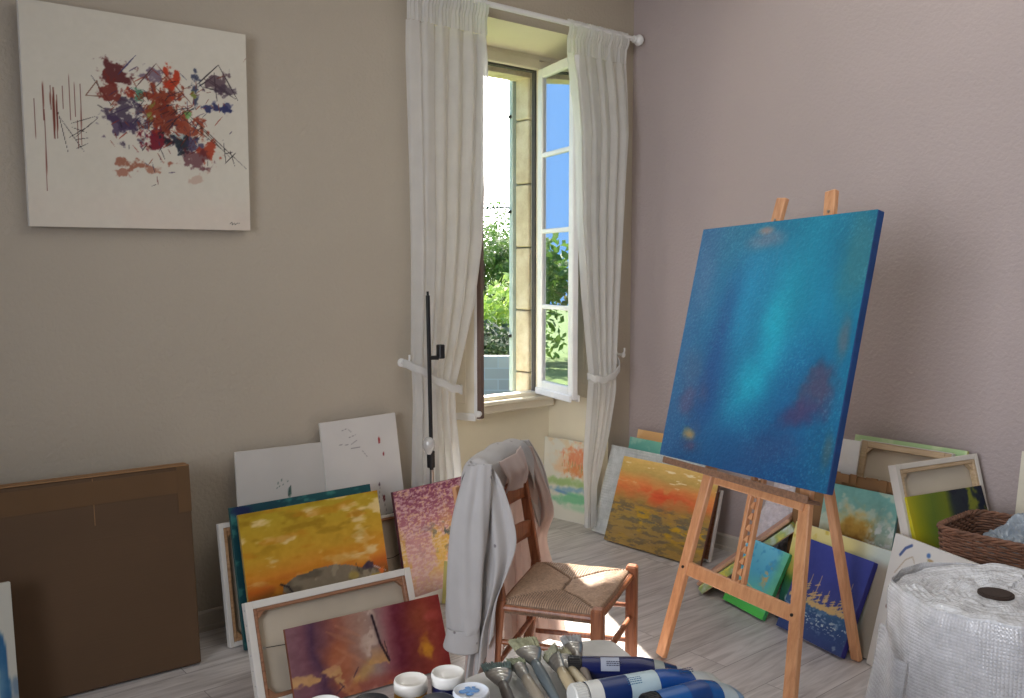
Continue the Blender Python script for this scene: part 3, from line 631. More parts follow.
def a_darkblue(A):
    A.vgrad([(0, (50, 66, 118)), (.2, (42, 74, 126)), (.34, (54, 96, 138)), (.42, (58, 68, 136)), (.7, (50, 62, 144)), (1, (58, 68, 152))], .06); R = random.Random(9)
    A.mix((120, 150, 180), sst(A.n(10, 22), .6, .7) * np.exp(-((A.V - .27) / .06) ** 2)); gold = (206, 176, 120)
    A.blob(.5, .37, .5, .03, gold, 1, 0, .4, .9, 26)
    for x, h in ((.1, .1), (.2, .2), (.25, .3), (.33, .14), (.38, .32), (.45, .16), (.55, .2), (.66, .14), (.72, .12), (.78, .22), (.82, .36), (.88, .2), (.93, .12)):
        A.line([(x, .36), (x + .02, .36 + h)], .008, gold, .8)
        for _ in range(12): y = .36 + R.random() ** 1.5 * h * .7; A.line([(x - .03, y), (x + .035, y + .025)], .010, gold, .85)
    A.mix((190, 206, 210), sst(A.n(26, 70), .62, .68) * np.exp(-((A.V - .22) / .08) ** 2)); A.blob(.88, .05, .03, .03, (130, 150, 170), .8, 0, .5, .9, 20); A.var(5, 24)
def a_yelgreen(A):
    A.vgrad([(0, (24, 44, 60)), (.14, (30, 70, 80)), (.3, (50, 120, 96)), (.42, (70, 130, 60)), (.5, (196, 190, 90)), (.75, (226, 214, 130)), (1, (236, 226, 160))], .14, 5); A.mix((200, 216, 216), sst(A.U, .55, .9) * .9); A.mix((220, 200, 90), sst(A.n(8), .55, .66) * (1 - sst(A.U, .3, .6)) * sst(A.V, .4, .6)); A.mix((190, 210, 220), sst(A.n(7), .55, .66) * (1 - sst(A.V, .2, .35))); A.mix((168, 158, 142), sst(A.U, .8, .88) * (1 - sst(A.V, .8, .92)))  # last mix paints in the shaded grey-beige look of the right side
def a_gold(A):
    A.vgrad([(0, (150, 176, 168)), (.45, (190, 200, 180)), (.7, (176, 202, 184)), (.88, (130, 190, 182)), (1, (124, 186, 182))], .12, 3); A.mix((232, 228, 206), sst(A.n(6), .5, .66) * .5)
    A.blob(.44, .72, .32, .14, (222, 190, 110), .85, .5, .9, .8, 8); A.blob(.46, .66, .25, .12, (190, 146, 60), .95, .5, .7, .8, 9); A.blob(.52, .58, .26, .12, (146, 104, 44), .95, .1, .6, .8, 10); A.blob(.15, .62, .16, .08, (170, 146, 96), .7, 0, .9)
    A.mix((232, 238, 232), sst(A.n(14), .52, .62) * sst(A.U, .6, .8) * (1 - sst(A.V, .7, .85))); A.blob(.5, .45, .4, .08, (206, 200, 160), .6, 0, .9); A.var(8, 24)
def a_yelblue(A):
    A.ugrad([(0, (190, 180, 30)), (.14, (140, 150, 24)), (.3, (96, 120, 34)), (.48, (110, 124, 24)), (.58, (24, 38, 50)), (1, (16, 26, 50))], .12); A.mix((150, 156, 40), sst(A.n(5), .56, .66) * sst(A.U, .55, .7) * .8); A.mix((10, 20, 44), sst(A.n(6), .56, .7) * sst(A.U, .5, .6) * .9)
def a_botanic(A):
    A.c[:] = (222, 220, 214); A.mix((204, 202, 198), A.n(3) * .5)
    A.line([(.06, .86), (.085, .92), (.12, .955)], .009, (60, 84, 140), .9, False); A.line([(.05, .72), (.1, .84), (.14, .88), (.16, .84)], .004, (170, 150, 120), .6, False); A.blob(.235, .93, .014, .02, (70, 110, 170), .9, .4); A.blob(.25, .9, .02, .012, (170, 140, 90), .8); A.line([(.2, .8), (.24, .9)], .003, (110, 150, 110))
    A.line([(.075, .5), (.1, .66), (.13, .7)], .005, (200, 140, 90), 1, False); A.blob(.055, .47, .016, .018, (96, 50, 36), 1, .8); A.blob(.1, .45, .008, .03, (170, 90, 60), 1); A.line([(.09, .3), (.1, .45)], .003, (140, 100, 80)); A.line([(.12, .6), (.16, .66)], .006, (120, 150, 190), .8)
def a_nearleft(A):
    A.c[:] = (196, 194, 182); A.blob(.93, .3, .03, .42, (40, 96, 140), 1, 0, .2, .3); A.blob(.85, .3, .12, .3, (150, 180, 196), .6, 0, .9); A.blob(.97, .1, .08, .14, (30, 50, 90), .9, 0, .7, .8); A.blob(.99, .3, .03, .1, (90, 120, 150), .7)

# ---- hung painting
front_canvas('hung_painting', 'large cream square canvas with red and purple abstract scribbles, hung on the beige wall', (-2.944, -.045, -90, -1.35, .878, .84, .574, 1.775), a_abstract, t=.03, res=330, mat=M_paint_matt, group=None)
# ---- along the beige wall
front_canvas('blank_canvas', 'near-blank white canvas with tiny green marks, against the wall left of a taller white one', (-2.393, -.150, -90, 6.96, .451, .793, -.91, 0), a_small, t=.018, mat=M_paint_matt)
front_canvas('blank_canvas', 'tall white canvas with red dots and grey scribbles, leaning beside the left curtain', (-1.962, -.19, -92, 8.8, .410, .888, 1.6, 0), a_dots, t=.018, mat=M_paint_matt, res=240)
back_canvas('stretched_canvas', 'white-edged canvas turned backwards at the far left behind the yellow landscape', (-2.478, -.268, -89, 9.7, .522, .525, 0, 0), t=.03, rim=.02, bar=.016)
back_canvas('stretched_canvas', 'backward-facing canvas showing wooden bars between yellow landscape and pink painting', (-2.03, -.25, -90, 10.0, .49, .414, 0, 0), t=.03, bar=.014, wmat=M_stretch_red, wire=True)
M_tealedge = simple('teal_edge', (36, 84, 84), .6)
front_canvas('canvas_painting', 'dark teal painting mostly hidden behind the yellow landscape', (-2.356, -.335, -90.1, 12.4, .687, .600, 0, 0), a_teal, side=M_tealedge)
front_canvas('canvas_painting', 'yellow sky landscape with grey rocky headland, leaning at the beige wall', (-2.341, -.394, -90, 14.2, .682, .580, 0, 0), a_yellow, t=.018, side=simple('ochre_edge', (170, 140, 70), .6), res=200)
front_canvas('canvas_painting', 'pink and mauve speckled painting leaning behind the coat-draped chair', (-1.64, -.30, -83, 12.1, .48, .540, 0, 0), a_pink, side=simple('maroon_edge', (90, 44, 52), .6), res=240)
back_canvas('stretched_canvas', 'large white-rimmed canvas turned backwards on the floor behind the crimson painting', (-2.529, -.91, -94, 21, .696, .385, 0, 0), t=.04, rim=.028, wmat=M_stretch_red, bar=.014, wire=True, staples=True)
def a_edge(A): pass
front_canvas('canvas_painting', 'crimson and mauve abstract painting with dark strokes, nearest on the floor', (-2.444, -.985, -95.6, 21.7, .650, .289, 0, 0), a_crimson, t=.02, side=simple('crimson_edge', (120, 60, 30), .5, .6, 9), res=260, mat=M_paint_gloss)
front_canvas('canvas_painting', 'white-edged canvas with blue shapes, cut off at the left in front of the carton', (-3.855, -.457, -92.3, 10.7, .579, .513, 0, 0), a_nearleft, t=.03)
# ---- under the window and by the corner
front_canvas('canvas_painting', 'pale unframed painting of orange houses over green and blue, under the open window', (-.306, .25, 189, 2.6, .405, .522, 0, 0), a_pale, t=.014, res=240, mat=M_paint_matt)
front_canvas('canvas_painting', 'pale orange painting at the very back of the corner pile, only its top showing', (-.203, -.423, 180, 13.9, .6, .636, 0, 0), a_band((226, 180, 120), (210, 160, 110), (236, 200, 150)), t=.012)
front_canvas('canvas_painting', 'sea-green painting in the corner pile, just in front of the pale orange one', (-.238, -.40, 180, 14, .6, .589, 0, 0), a_band((120, 190, 170), (90, 170, 160), (190, 220, 200)), t=.014)
back_canvas('stretched_canvas', 'thin backward canvas in the corner pile, its pale side edge beyond the autumn painting', (-.276, -.56, 180.5, 14.5, .602, .40, 0, 0), t=.02, wmat=M_stretch_red)
M_bub = bubble_mat('bubble_wrap_sheet', (240, 244, 244), .35, 60, 'Object', .0, .6)
T = front_canvas('wrapped_canvas', 'canvas in clear bubble wrap between the right curtain and the autumn painting', (-.338, -.392, 180.7, 19.0, .708, .530, 0, 0), a_band((226, 236, 236), (222, 230, 228), (236, 240, 240)), t=.018, mat=M_paint_matt)
def wrap_shell(T, w, h, t, seed, parentname='bubble_wrap', amp=.006, mat=None, pad=.012):
    rs = np.random.RandomState(seed); N = vnoise(60, 60, 9, 9, seed, 4)
    def f(u, v):
        return (-w / 2 - pad + (w + 2 * pad) * u, -.006 - amp * 2 * N[min(59, int(v * 59)), min(59, int(u * 59))], -.0 + (h + pad) * v)
    mb = MB().grid(f, 60, 60)
    mb.grid(lambda u, v: (-w / 2 - pad - .002, -.008 + (t + .012) * u, (h + pad) * v), 3, 20)
    mb.grid(lambda u, v: (-w / 2 - pad + (w + 2 * pad) * u, -.008 + (t + .012) * v, h + pad), 20, 3)
    mb.build(parentname, mat or M_bub, T, True)
wrap_shell(T, .708, .53, .018, 4)
front_canvas('canvas_painting', 'autumn painting in orange, ochre and olive, leaning right of the curtain', (-.400, -.538, 182.7, 20.3, .691, .511, 0, 0), a_autumn, t=.02, side=simple('umber_edge', (120, 84, 66), .6), res=240)
T = front_canvas('wrapped_canvas', 'small pinkish picture in crumpled bubble wrap, behind the easel ratchet', (-.215, -1.20, 183, 18, .30, .46, -16, 0), a_band((236, 220, 230), (236, 214, 222), (224, 224, 236)), t=.02, mat=M_paint_matt)
wrap_shell(T, .30, .46, .02, 8, amp=.014, pad=.02, mat=bubble_mat('crumpled_wrap', (252, 248, 254), .3, 50, 'Object', .4, 1.0))
T = front_canvas('wrapped_canvas', 'bubble-wrapped pale picture leaning at the mauve wall, above the yellow-green slanting board', (-.19, -1.43, 180, 14, .24, .5, 6, 0), a_band((230, 230, 236), (236, 232, 236), (220, 226, 230)), t=.02, mat=M_paint_matt)
wrap_shell(T, .24, .5, .02, 11, amp=.016, pad=.02, mat=bubble_mat('crumpled_wrap_two', (252, 250, 255), .3, 50, 'Object', .4, 1.0))
# slanting boards lying on their long edge, rising to the right
def slab(name, label, a, b, depth, th, mat, face=None, cat='canvas'):
    a = Vector(a); b = Vector(b); ax = (b - a); L = ax.length; ax.normalize(); dp = Vector(depth); dp = (dp - ax * dp.dot(ax)); D = dp.length; dp.normalize(); up = ax.cross(dp)
    if up.z < 0: up = -up
    M = Matrix(((ax.x, dp.x, up.x, a.x), (ax.y, dp.y, up.y, a.y), (ax.z, dp.z, up.z, a.z), (0, 0, 0, 1)))
    T = thing(name, label, cat, M=M, group=ALL_CANVAS)
    MB().box((0, 0, 0), (L, D, th), ch=.003).build('painted_edge', mat, T)
    k = MB(); s = .03
    k.box((.004, .004, -.003), (L - .004, s, 0)).box((.004, D - s, -.003), (L - .004, D - .004, 0)).box((.004, s, -.003), (s, D - s, 0)).box((L - s, s, -.003), (L - .004, D - s, 0)); k.build('stretcher_frame', M_stretch, T)
    return T
def m_stripe():
    m, nt, b = new_mat('yellow_green_stripe')
    f = noise(nt, (3, 3, 3), 4, 4)
    nt.links.new(ramp(nt, f, [(.35, lin((214, 226, 222))), (.48, lin((168, 190, 110))), (.6, lin((222, 214, 90)))]), b.inputs['Base Color']); return m
slab('tilted_canvas', 'canvas slanting on edge behind the light blue painting, yellow-green painted side', (-.70, -1.15, .012), (-.45, -1.50, .365), (.30, .10, 0), .034, m_stripe())
slab('tilted_canvas', 'pinkish bare wooden-edged canvas slanting on edge, above the yellow-green one', (-.63, -1.07, .014), (-.40, -1.44, .39), (.28, .10, 0), .016, simple('pink_wood', (206, 160, 136), .6))
front_canvas('canvas_painting', 'small light blue and green painting, standing on the floor behind the easel crossbar', (-.71, -1.392, 164.2, 28, .292, .327, 0, 0), a_lightblue, t=.022, side=simple('green_edge', (60, 150, 90), .6), res=300)
front_canvas('canvas_painting', 'yellow and pale blue painting directly behind the dark blue ship painting', (-.715, -1.803, 169.4, 16, .532, .452, 0, 0), a_yelgreen, t=.03, side=simple('offwhite_edge', (206, 200, 186), .7), res=200)
front_canvas('canvas_painting', 'dark blue painting of golden sails over water, seen between the easel legs', (-.797, -1.792, 166.5, 25, .378, .416, 0, 0), a_darkblue, t=.03, side=simple('ultramarine_edge', (44, 46, 130), .5), res=330)
front_canvas('canvas_painting', 'turquoise seascape with a golden brown rock, at the mauve wall right of the easel', (-.47, -1.759, 179.8, 14, .363, .610, 0, 0), a_gold, t=.02, side=simple('aqua_edge', (120, 170, 166), .6), res=240)
# brown carton sleeve behind the seascape
M_card = None
def card_mat(name, rgb=(150, 112, 74)):
    m, nt, b = new_mat(name); c = lin(rgb)
    f = noise(nt, (1, 1, 1), 2.5, 3); g = noise(nt, (1, 1, 130), 1.2, 1)
    nt.links.new(ramp(nt, f, [(.3, tuple(v * .88 for v in c[:3]) + (1,)), (.7, c)]), b.inputs['Base Color']); b.inputs['Roughness'].default_value = .75
    bump(nt, b, g, .12, .003); return m
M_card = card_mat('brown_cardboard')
T = thing('cardboard_sleeve', 'brown torn-edged cardboard sleeve between the seascape and the backward canvases', 'cardboard', M=canvas_matrix((-.40, -1.644, 179.3, 11.5, .499, .645, 0, 0), .03))
k = MB().box((-.25, 0, 0), (.25, .004, .637)).box((-.25, .026, 0), (.25, .03, .645)).box((-.25, 0, 0), (-.246, .03, .635)).box((.246, 0, 0), (.25, .03, .635)).box((-.25, 0, 0), (.25, .03, .004)); k.build('card_panel', M_card, T)
q = MB()
for i in range(16):
    x_ = -.25 + i * .03125; q.box((x_, -.001 + .001 * (i % 3), .60 + .008 * math.sin(i * 1.7)), (x_ + .033, .003, .648 + .004 * math.sin(i * 2.3)), Matrix.Rotation(RAD(2 * math.sin(i)), 4, 'X'))
q.build('torn_edge', M_card, T)
front_canvas('blank_canvas', 'narrow white sheet just right of the blue easel painting, at the mauve wall', (-.372, -1.60, 180, 13.5, .14, .809, 0, 0), a_band((226, 226, 224), (216, 216, 214)), t=.012, mat=M_paint_matt, board=True)
back_canvas('stretched_canvas', 'backward canvas with pale wooden bars, at the mauve wall behind the seascape', (-.333, -1.856, 179.9, 15.2, .437, .808, 0, 0), t=.03, rim=.004, bar=.03, wmat=M_pale)
front_canvas('canvas_painting', 'large pale green painting rearmost at the mauve wall, only its top strip showing', (-.262, -1.845, 180, 13.9, .538, .815, 0, 0), a_band((176, 206, 150), (150, 190, 150), (220, 226, 190)), t=.022, side=simple('lime_edge', (190, 196, 130), .6))
back_canvas('stretched_canvas', 'white-edged backward canvas standing beside the wicker basket', (-.353, -2.308, 257.5, 15.8, .525, .809, 0, 0), t=.04, rim=.022, bar=.018, wmat=M_pale, cloth=M_cloth_pale)
front_canvas('canvas_painting', 'dark blue and yellow-green painting propped behind the wicker basket', (-.382, -2.364, 256.5, 19.5, .469, .694, 0, 0), a_yelblue, t=.02, side=simple('yellow_edge', (206, 196, 30), .5))
front_canvas('canvas_painting', 'white canvas with fine flower strokes, in front of the basket beside the roll', (-.93, -2.434, 159.3, 13.2, .8, .545, 0, 0), a_botanic, t=.02, res=260, mat=M_paint_matt)
front_canvas('blank_canvas', 'plain cream canvas at the mauve wall beyond the basket, right edge of view', (-.165, -2.629, 180, 8.6, .6, .834, 0, 0), a_band((226, 220, 200), (216, 210, 192)), t=.02, mat=M_paint_matt)

# ---- big flat carton
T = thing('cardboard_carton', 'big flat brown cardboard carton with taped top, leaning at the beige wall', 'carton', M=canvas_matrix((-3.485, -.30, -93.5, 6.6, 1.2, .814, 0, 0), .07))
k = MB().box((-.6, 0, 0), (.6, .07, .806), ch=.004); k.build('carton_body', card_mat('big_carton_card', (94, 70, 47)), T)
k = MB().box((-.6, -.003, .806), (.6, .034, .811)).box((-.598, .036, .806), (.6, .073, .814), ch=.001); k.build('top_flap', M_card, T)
M_tape = simple('packing_tape', (104, 78, 53), .3, .05, 8)
MB().box((-.6, -.0012, .70), (.6, 0, .79)).build('packing_tape', M_tape, T)
MB().box((.55, -.002, .62), (.601, .0, .806)).build('corner_tape', M_tape, T)
MB().box((-.12, -.0008, 0), (-.117, 0, .70)).box((.235, -.0008, .62), (.238, 0, .80)).build('crease_line', M_card, T)
# ---- little wood scraps beside the pink painting
o = MB().box((-.03, -.012, 0), (.03, .012, .13), ch=.003).build('wooden_offcut', simple('pale_offcut', (206, 160, 104), .6)); o.location = (-1.98, -.62, .002); o.rotation_euler = (RAD(-6), 0, RAD(-35))
tag(o, 'small pale wooden block standing left of the coat, by the pink painting', 'wood block')
o = MB().box((-.07, -.002, 0), (.05, .002, .2)).build('yellow_card', simple('khaki_card', (190, 182, 110), .8)); o.location = (-1.70, -.47, .004); o.rotation_euler = (RAD(-24), RAD(6), RAD(-30))
tag(o, 'yellow-olive card propped on the pink painting next to the coat', 'card')
o = MB().box((-.14, -.004, 0), (.14, .004, .075)).build('white_board', M_canvas_white); o.location = (-1.80, -.42, .005); o.rotation_euler = (RAD(-60), 0, RAD(5))
tag(o, 'small white board lying at the foot of the pink painting', 'board')

# ------------------------------------------------------------------ easel with the blue painting
ea, el = RAD(167.7), RAD(14.2)
en = Vector((math.cos(ea), math.sin(ea), 0)); er = Vector((-en.y, en.x, 0)); eu = -en * math.sin(el) + Vector((0, 0, math.cos(el))); eN = en * math.cos(el) + Vector((0, 0, math.sin(el)))
EO = Vector((-1.45, -1.737, 0))
E = thing('artist_easel', 'wooden studio easel with ratchet mast holding the blue painting', 'easel', EO)
def ep(s, t, n=0): return er * s + eu * t + eN * n
for a, b in (((-.252, .012), (-.118, 1.955)), ((.462, .012), (.136, 1.965))):
    MB().bar(ep(*a), ep(*b), .052, .026, er, .004).build('front_leg', M_easel, E)
RF = Vector((-.79, -2.02, 0)) - EO
MB().bar(RF + Vector((0, 0, .004)), ep(.0, 1.62, -.04), .045, .026, er, .004).build('rear_leg', M_easel, E)
MB().bar(ep(-.215, .395, -.004), ep(.382, .405, -.004), .056, .02, eu, .004).build('crossbar', M_easel, E)
MB().bar(ep(-.15, 1.62, -.03), ep(.21, 1.62, -.03), .05, .02, eu, .004).build('upper_crossbar', M_easel, E)
mast = MB().bar(ep(.055, .385, -.012), ep(.02, 1.7, -.012), .02, .024, er, .003); mast.bar(ep(.105, .385, -.012), ep(.07, 1.7, -.012), .016, .024, er, .003); mast = mast.build('mast', M_easel, E)
tt = MB()
for i in range(30):
    t0 = .41 + i * .043; sx = .092 - (t0 - .385) * .0266
    a = ep(sx, t0, -.002); b = ep(sx - .024, t0 + .006, -.002); c = ep(sx - .01, t0 + .026, -.002); d = ep(sx, t0 + .03, -.002); off = eN * -.022
    tt.add([a, b, c, d, a + off, b + off, c + off, d + off], [(0, 1, 2, 3), (7, 6, 5, 4), (0, 4, 5, 1), (1, 5, 6, 2), (2, 6, 7, 3), (3, 7, 4, 0)])
tt.build('ratchet_teeth', M_easel, mast)
tr = MB().bar(ep(-.435, .793, .03), ep(.392, .805, .03), .014, .075, eu, .004); tr.bar(ep(-.435, .802, .062), ep(.392, .814, .062), .024, .010, eu, .003); tr.build('tray', M_easel_dark, E)
MB().bar(ep(-.14, .775, .012), ep(.34, .78, .012), .03, .024, eu, .003).build('tray_support', M_easel, E)
for p in ((-.222, .395), (.385, .404)):
    c = ep(p[0], p[1], .013); MB().tube([c, c + eN * .004], .006, 10).build('bolt', M_dark, E)
for p in ((-.122, 1.86), (.155, 1.88)):
    c = ep(p[0] + .0, p[1], .012); MB().tube([c, c + eN * .005], .006, 10).build('top_screw', M_metal, E)
BP = (-1.309, -1.767, 167.7, 14.2, .934, 1.009, 2.05, .822)
T = thing('easel_painting', 'large deep blue and turquoise abstract painting standing on the easel tray', 'painting', M=canvas_matrix(BP, .035))
MB().box((-.467, .0015, 0), (.467, .035, 1.009), ch=.003).build('canvas_edge', simple('blue_edge', (14, 62, 120), .5, .2), T)
k = MB().box((-.46, .035, .004), (-.415, .038, 1.0)).box((.415, .035, .004), (.46, .038, 1.0)).box((-.415, .035, .004), (.415, .038, .05)).box((-.415, .035, .955), (.415, .038, 1.0)); k.build('stretcher_frame', M_stretch, T)
A = Art(.934, 1.009, 300, (10, 80, 150)); a_blue(A); art_mesh('painted_face', .933, 1.009, A, M_paint_gloss, T)

# ------------------------------------------------------------------ rush-seated chair
PN = Vector((-2.238, -1.482, 0)); CW = Vector((.836, .548, 0)).normalized(); CB = Vector((-.548, .836, 0)).normalized()
CH = thing('rush_chair', 'brown wooden ladder-back chair with woven rush seat, a white coat over its back', 'chair', PN)
def cp(s, b, z): return CW * s + CB * b + Vector((0, 0, z))
def rake(z): return max(0, z - .45) * .17
def post(s): return [cp(s, .05, .0), cp(s, .02, .2), cp(s, 0, .45), cp(s, rake(.7), .7), cp(s, rake(.925), .925)]
for s in (0.0, .454):
    m = MB(); P_ = post(s)
    for a, b in zip(P_[:-1], P_[1:]):
        m.bar(a, b + (b - a).normalized() * .004, .026, .036, CW, .004)
    m.build('rear_post', M_chair, CH)
FNs, FNb = (CW.dot(Vector((-2.054, -1.777, 0)) - PN), CB.dot(Vector((-2.054, -1.777, 0)) - PN))
FFs, FFb = (CW.dot(Vector((-1.633, -1.543, 0)) - PN), CB.dot(Vector((-1.633, -1.543, 0)) - PN))
for s, b in ((FNs, FNb), (FFs, FFb)):
    MB().bar(cp(s, b, 0), cp(s, b, .462), .046, .044, CW, .007).build('front_leg', M_chair, CH)
for z, hgt in ((.585, .062), (.742, .07), (.885, .06)):
    m = MB(); n = 10
    def f(u, v, z=z, hgt=hgt):
        s = .005 + .444 * u; return cp(s, rake(z) + .028 * math.sin(math.pi * u), z - hgt / 2 + hgt * v + (.012 * math.sin(math.pi * u) if v > .5 else 0))
    m.grid(f, 12, 4); m.build('back_rail', M_chair, CH, True, solid=.014)
rl = [((0, 0), (.454, 0)), ((FNs, FNb), (FFs, FFb)), ((0, 0), (FNs, FNb)), ((.454, 0), (FFs, FFb))]
for (a, b) in rl: MB().tube([cp(a[0], a[1], .425), cp(b[0], b[1], .425)], .013, 10).build('seat_rail', M_chair, CH)
for (a, b), z in zip(rl, (.235, .26, .30, .30)):
    MB().tube([cp(a[0], a[1], z), cp((a[0] + b[0]) / 2, (a[1] + b[1]) / 2, z), cp(b[0], b[1], z)], [.009, .012, .009], 10).build('stretcher', M_chair, CH)
for (a, b), z in zip(rl[2:], (.16, .16)): MB().tube([cp(a[0], a[1], z), cp((a[0] + b[0]) / 2, (a[1] + b[1]) / 2, z), cp(b[0], b[1], z)], [.009, .012, .009], 10).build('stretcher', M_chair, CH)
# rush seat: four triangles of cords turning on the diagonals
N_ = 250; q = [np.array([0, 0.]), np.array([.454, 0.]), np.array([FFs, FFb]), np.array([FNs, FNb])]
u, v = np.meshgrid(np.linspace(0, 1, N_), np.linspace(0, 1, N_)); pts = ((1 - u) * (1 - v))[..., None] * q[0] + (u * (1 - v))[..., None] * q[1] + (u * v)[..., None] * q[2] + ((1 - u) * v)[..., None] * q[3]
ds = np.stack([v * .36, (1 - v) * .36, u * .47, (1 - u) * .47], -1); near = ds.argmin(-1); dmin = ds.min(-1)
along = np.where(near < 2, u * .47, v * .36); cords = np.abs(np.sin(along / .0085 * math.pi)); sd = np.sort(ds, -1); diag = sst(sd[..., 1] - sd[..., 0], 0, .012)
Z = .436 + .018 * (1 - np.exp(-dmin / .02)) + .0035 * cords * diag + .004 * (vnoise(N_, N_, 9, 9, 3) - .5) * 2 - .006 * (1 - diag) - .008 * np.exp(-((u - .5) ** 2 + (v - .5) ** 2) / .06)
out = np.clip((.012 - dmin) / .012, 0, 1)
cc = np.array([q_.tolist() for q_ in q]).mean(0); dirv = pts - cc; pts2 = pts + dirv / np.linalg.norm(dirv, axis=-1, keepdims=True) * .006
Z = Z - out ** 2 * .03
co3 = np.stack([CW.x * pts2[..., 0] + CB.x * pts2[..., 1], CW.y * pts2[..., 0] + CB.y * pts2[..., 1], Z], -1).reshape(-1, 3)
me = bpy.data.meshes.new('seat'); i = np.arange(N_ * N_).reshape(N_, N_); f = np.stack([i[:-1, :-1], i[:-1, 1:], i[1:, 1:], i[1:, :-1]], -1).reshape(-1, 4)
me.from_pydata(co3.tolist(), [], f.tolist()); me.update()
ca = me.color_attributes.new('Col', 'FLOAT_COLOR', 'POINT'); nz = vnoise(N_, N_, 60, 60, 5, 3); base = np.array([160, 132, 110.]) / 255; cl_ = (base ** 2.2) * (.35 + .95 * cords * (.5 + nz) * (.4 + .6 * diag))[..., None]
ca.data.foreach_set('color', np.concatenate([cl_, np.ones((N_, N_, 1))], -1).astype(np.float32).ravel()); me.materials.append(vcol('rush', .6, .3, 300)); me.polygons.foreach_set('use_smooth', [True] * len(me.polygons))
o = bpy.data.objects.new('seat', me); C.objects.link(o); o.parent = CH
sk = MB()
loop = [q[0], q[1], q[2], q[3], q[0]]
for a, b in zip(loop[:-1], loop[1:]):
    def f(uu, vv, a=a, b=b):
        p = a + (b - a) * uu; d = p - cc; d = d / np.linalg.norm(d); o_ = .012 + .002 * abs(math.sin(uu * 52 * math.pi)); return cp(p[0] + d[0] * o_ * math.sin(vv * math.pi * .9 + .15), p[1] + d[1] * o_ * math.sin(vv * math.pi * .9 + .15), .406 + .034 * vv)
    sk.grid(f, 160, 6)
sk.build('seat_edge', simple('rush_edge', (124, 98, 78), .7, .3, 60, bs=.5, bscale=220), CH, True)

# ------------------------------------------------------------------ painter's coat
M_coat = cloth_mat('coat_cotton', (214, 211, 209), .28, 0, spots=True); M_coat_backlit = cloth_mat('coat_cotton_backlit', (238, 224, 218), .55, 0, spots=True)  # second cloth: pinkish tint paints in light from behind; more translucent too
def smooth_path(rows, t):
    """Catmull-Rom through rows of equal-length tuples"""
    n = len(rows) - 1; x = t * n; i = min(n - 1, int(x)); f = x - i; p = [rows[max(0, min(n, j))] for j in (i - 1, i, i + 1, i + 2)]
    return [.5 * ((2 * b) + (-a + c) * f + (2 * a - 5 * b + 4 * c - d) * f * f + (-a + 3 * b - 3 * c + d) * f ** 3) for a, b, c, d in zip(*p)]
CO = thing('painter_coat', 'paint-stained white cotton coat hanging over the back of the rush chair', 'coat', PN)
def panel(name, rowsA, rowsB, mat, folds=3, amp=.012, nrm=CW, nu=50, nv=60, seed=1, bulge=0.0, solid=.003, taper=True):
    """cloth between edge curves A and B, each a list of (s,b,z) from top to bottom"""
    def f(u, v):
        A_ = smooth_path(rowsA, v); B_ = smooth_path(rowsB, v); p = [a * (1 - u) + b * u for a, b in zip(A_, B_)]
        k = (v if taper else 1.0); o = amp * (.25 + .75 * k) * (math.sin(u * folds * 2 * math.pi + seed + .8 * math.sin(v * 3 + seed)) + .5 * math.sin(u * folds * 3.7 * math.pi + seed * 2 + 1.5 * v)) * min(1, 6 * u + .2, 6 * (1 - u) + .2) + bulge * math.sin(math.pi * u)
        o += .003 * math.sin(9 * v + 5 * u + seed) ; r = cp(*p) + Vector(nrm) * o
        return r
    return MB().grid(f, nu, nv).build(name, mat, CO, True, solid=solid)
# yoke over the top rail: from back down to front
def yoke(u, v):
    s = -.055 + .56 * u; ridge_z = .955 - .028 * u + .018 * math.sin(math.pi * u) - .05 * max(0, (u - .88) / .12) ** 2 - .03 * max(0, (.07 - u) / .07) ** 2
    a = (v - .45) * math.pi * 1.15; b = rake(.93) - .005 + .05 * math.sin(a); z = ridge_z - .05 * (1 - math.cos(a))
    if v > .86: z -= (v - .86) * .5
    if v < .1: z -= (.1 - v) * 1.1 * (.6 + .4 * math.sin(6 * u + 1))
    return cp(s, b + .005 * math.sin(u * 17), z + .004 * math.sin(u * 23 + v * 5))
MB().grid(yoke, 60, 30).build('yoke', M_coat, CO, True, solid=.003)
panel('back_panel', [(-.03, .115, .90), (-.03, .125, .6), (.0, .135, .35), (.02, .13, .12)], [(.49, .115, .87), (.50, .12, .6), (.53, .10, .35), (.58, .09, .10)], M_coat_backlit, 5, .016, CB, 60, 50, 2)
# near side: sleeve hanging outside the post
sl = [(-.06, .060, .945, .030, .040), (-.080, .070, .85, .036, .050), (-.085, .088, .72, .040, .058), (-.080, .100, .60, .042, .062), (-.075, .108, .48, .040, .060), (-.072, .112, .385, .036, .054), (-.072, .115, .345, .034, .050)]
def sleeve(u, v):
    s, b, z, ra, rb = smooth_path(sl, v); a = u * 2 * math.pi; w = 1 + .16 * math.sin(3 * a + 2 * v) + .08 * math.sin(7 * a - 5 * v) + .04 * math.sin(14 * v + 2 * a)
    return cp(s + ra * w * math.cos(a), b + rb * w * math.sin(a), z + .006 * math.sin(2 * a))
slv = MB().grid(sleeve, 48, 60).build('sleeve', M_coat, CO, True, solid=.002)
cf = [(-.072, .116, .365, .039, .056), (-.072, .12, .33, .041, .060), (-.07, .126, .295, .042, .064)]
def cuff(u, v):
    s, b, z, ra, rb = smooth_path(cf, v); a = u * 2 * math.pi; w = 1 + .06 * math.sin(3 * a)
    return cp(s + ra * w * math.cos(a), b + rb * w * math.sin(a), z + .014 * math.sin(a + 1) * v)
MB().grid(cuff, 48, 12).build('cuff', M_coat, slv, True, solid=.003)
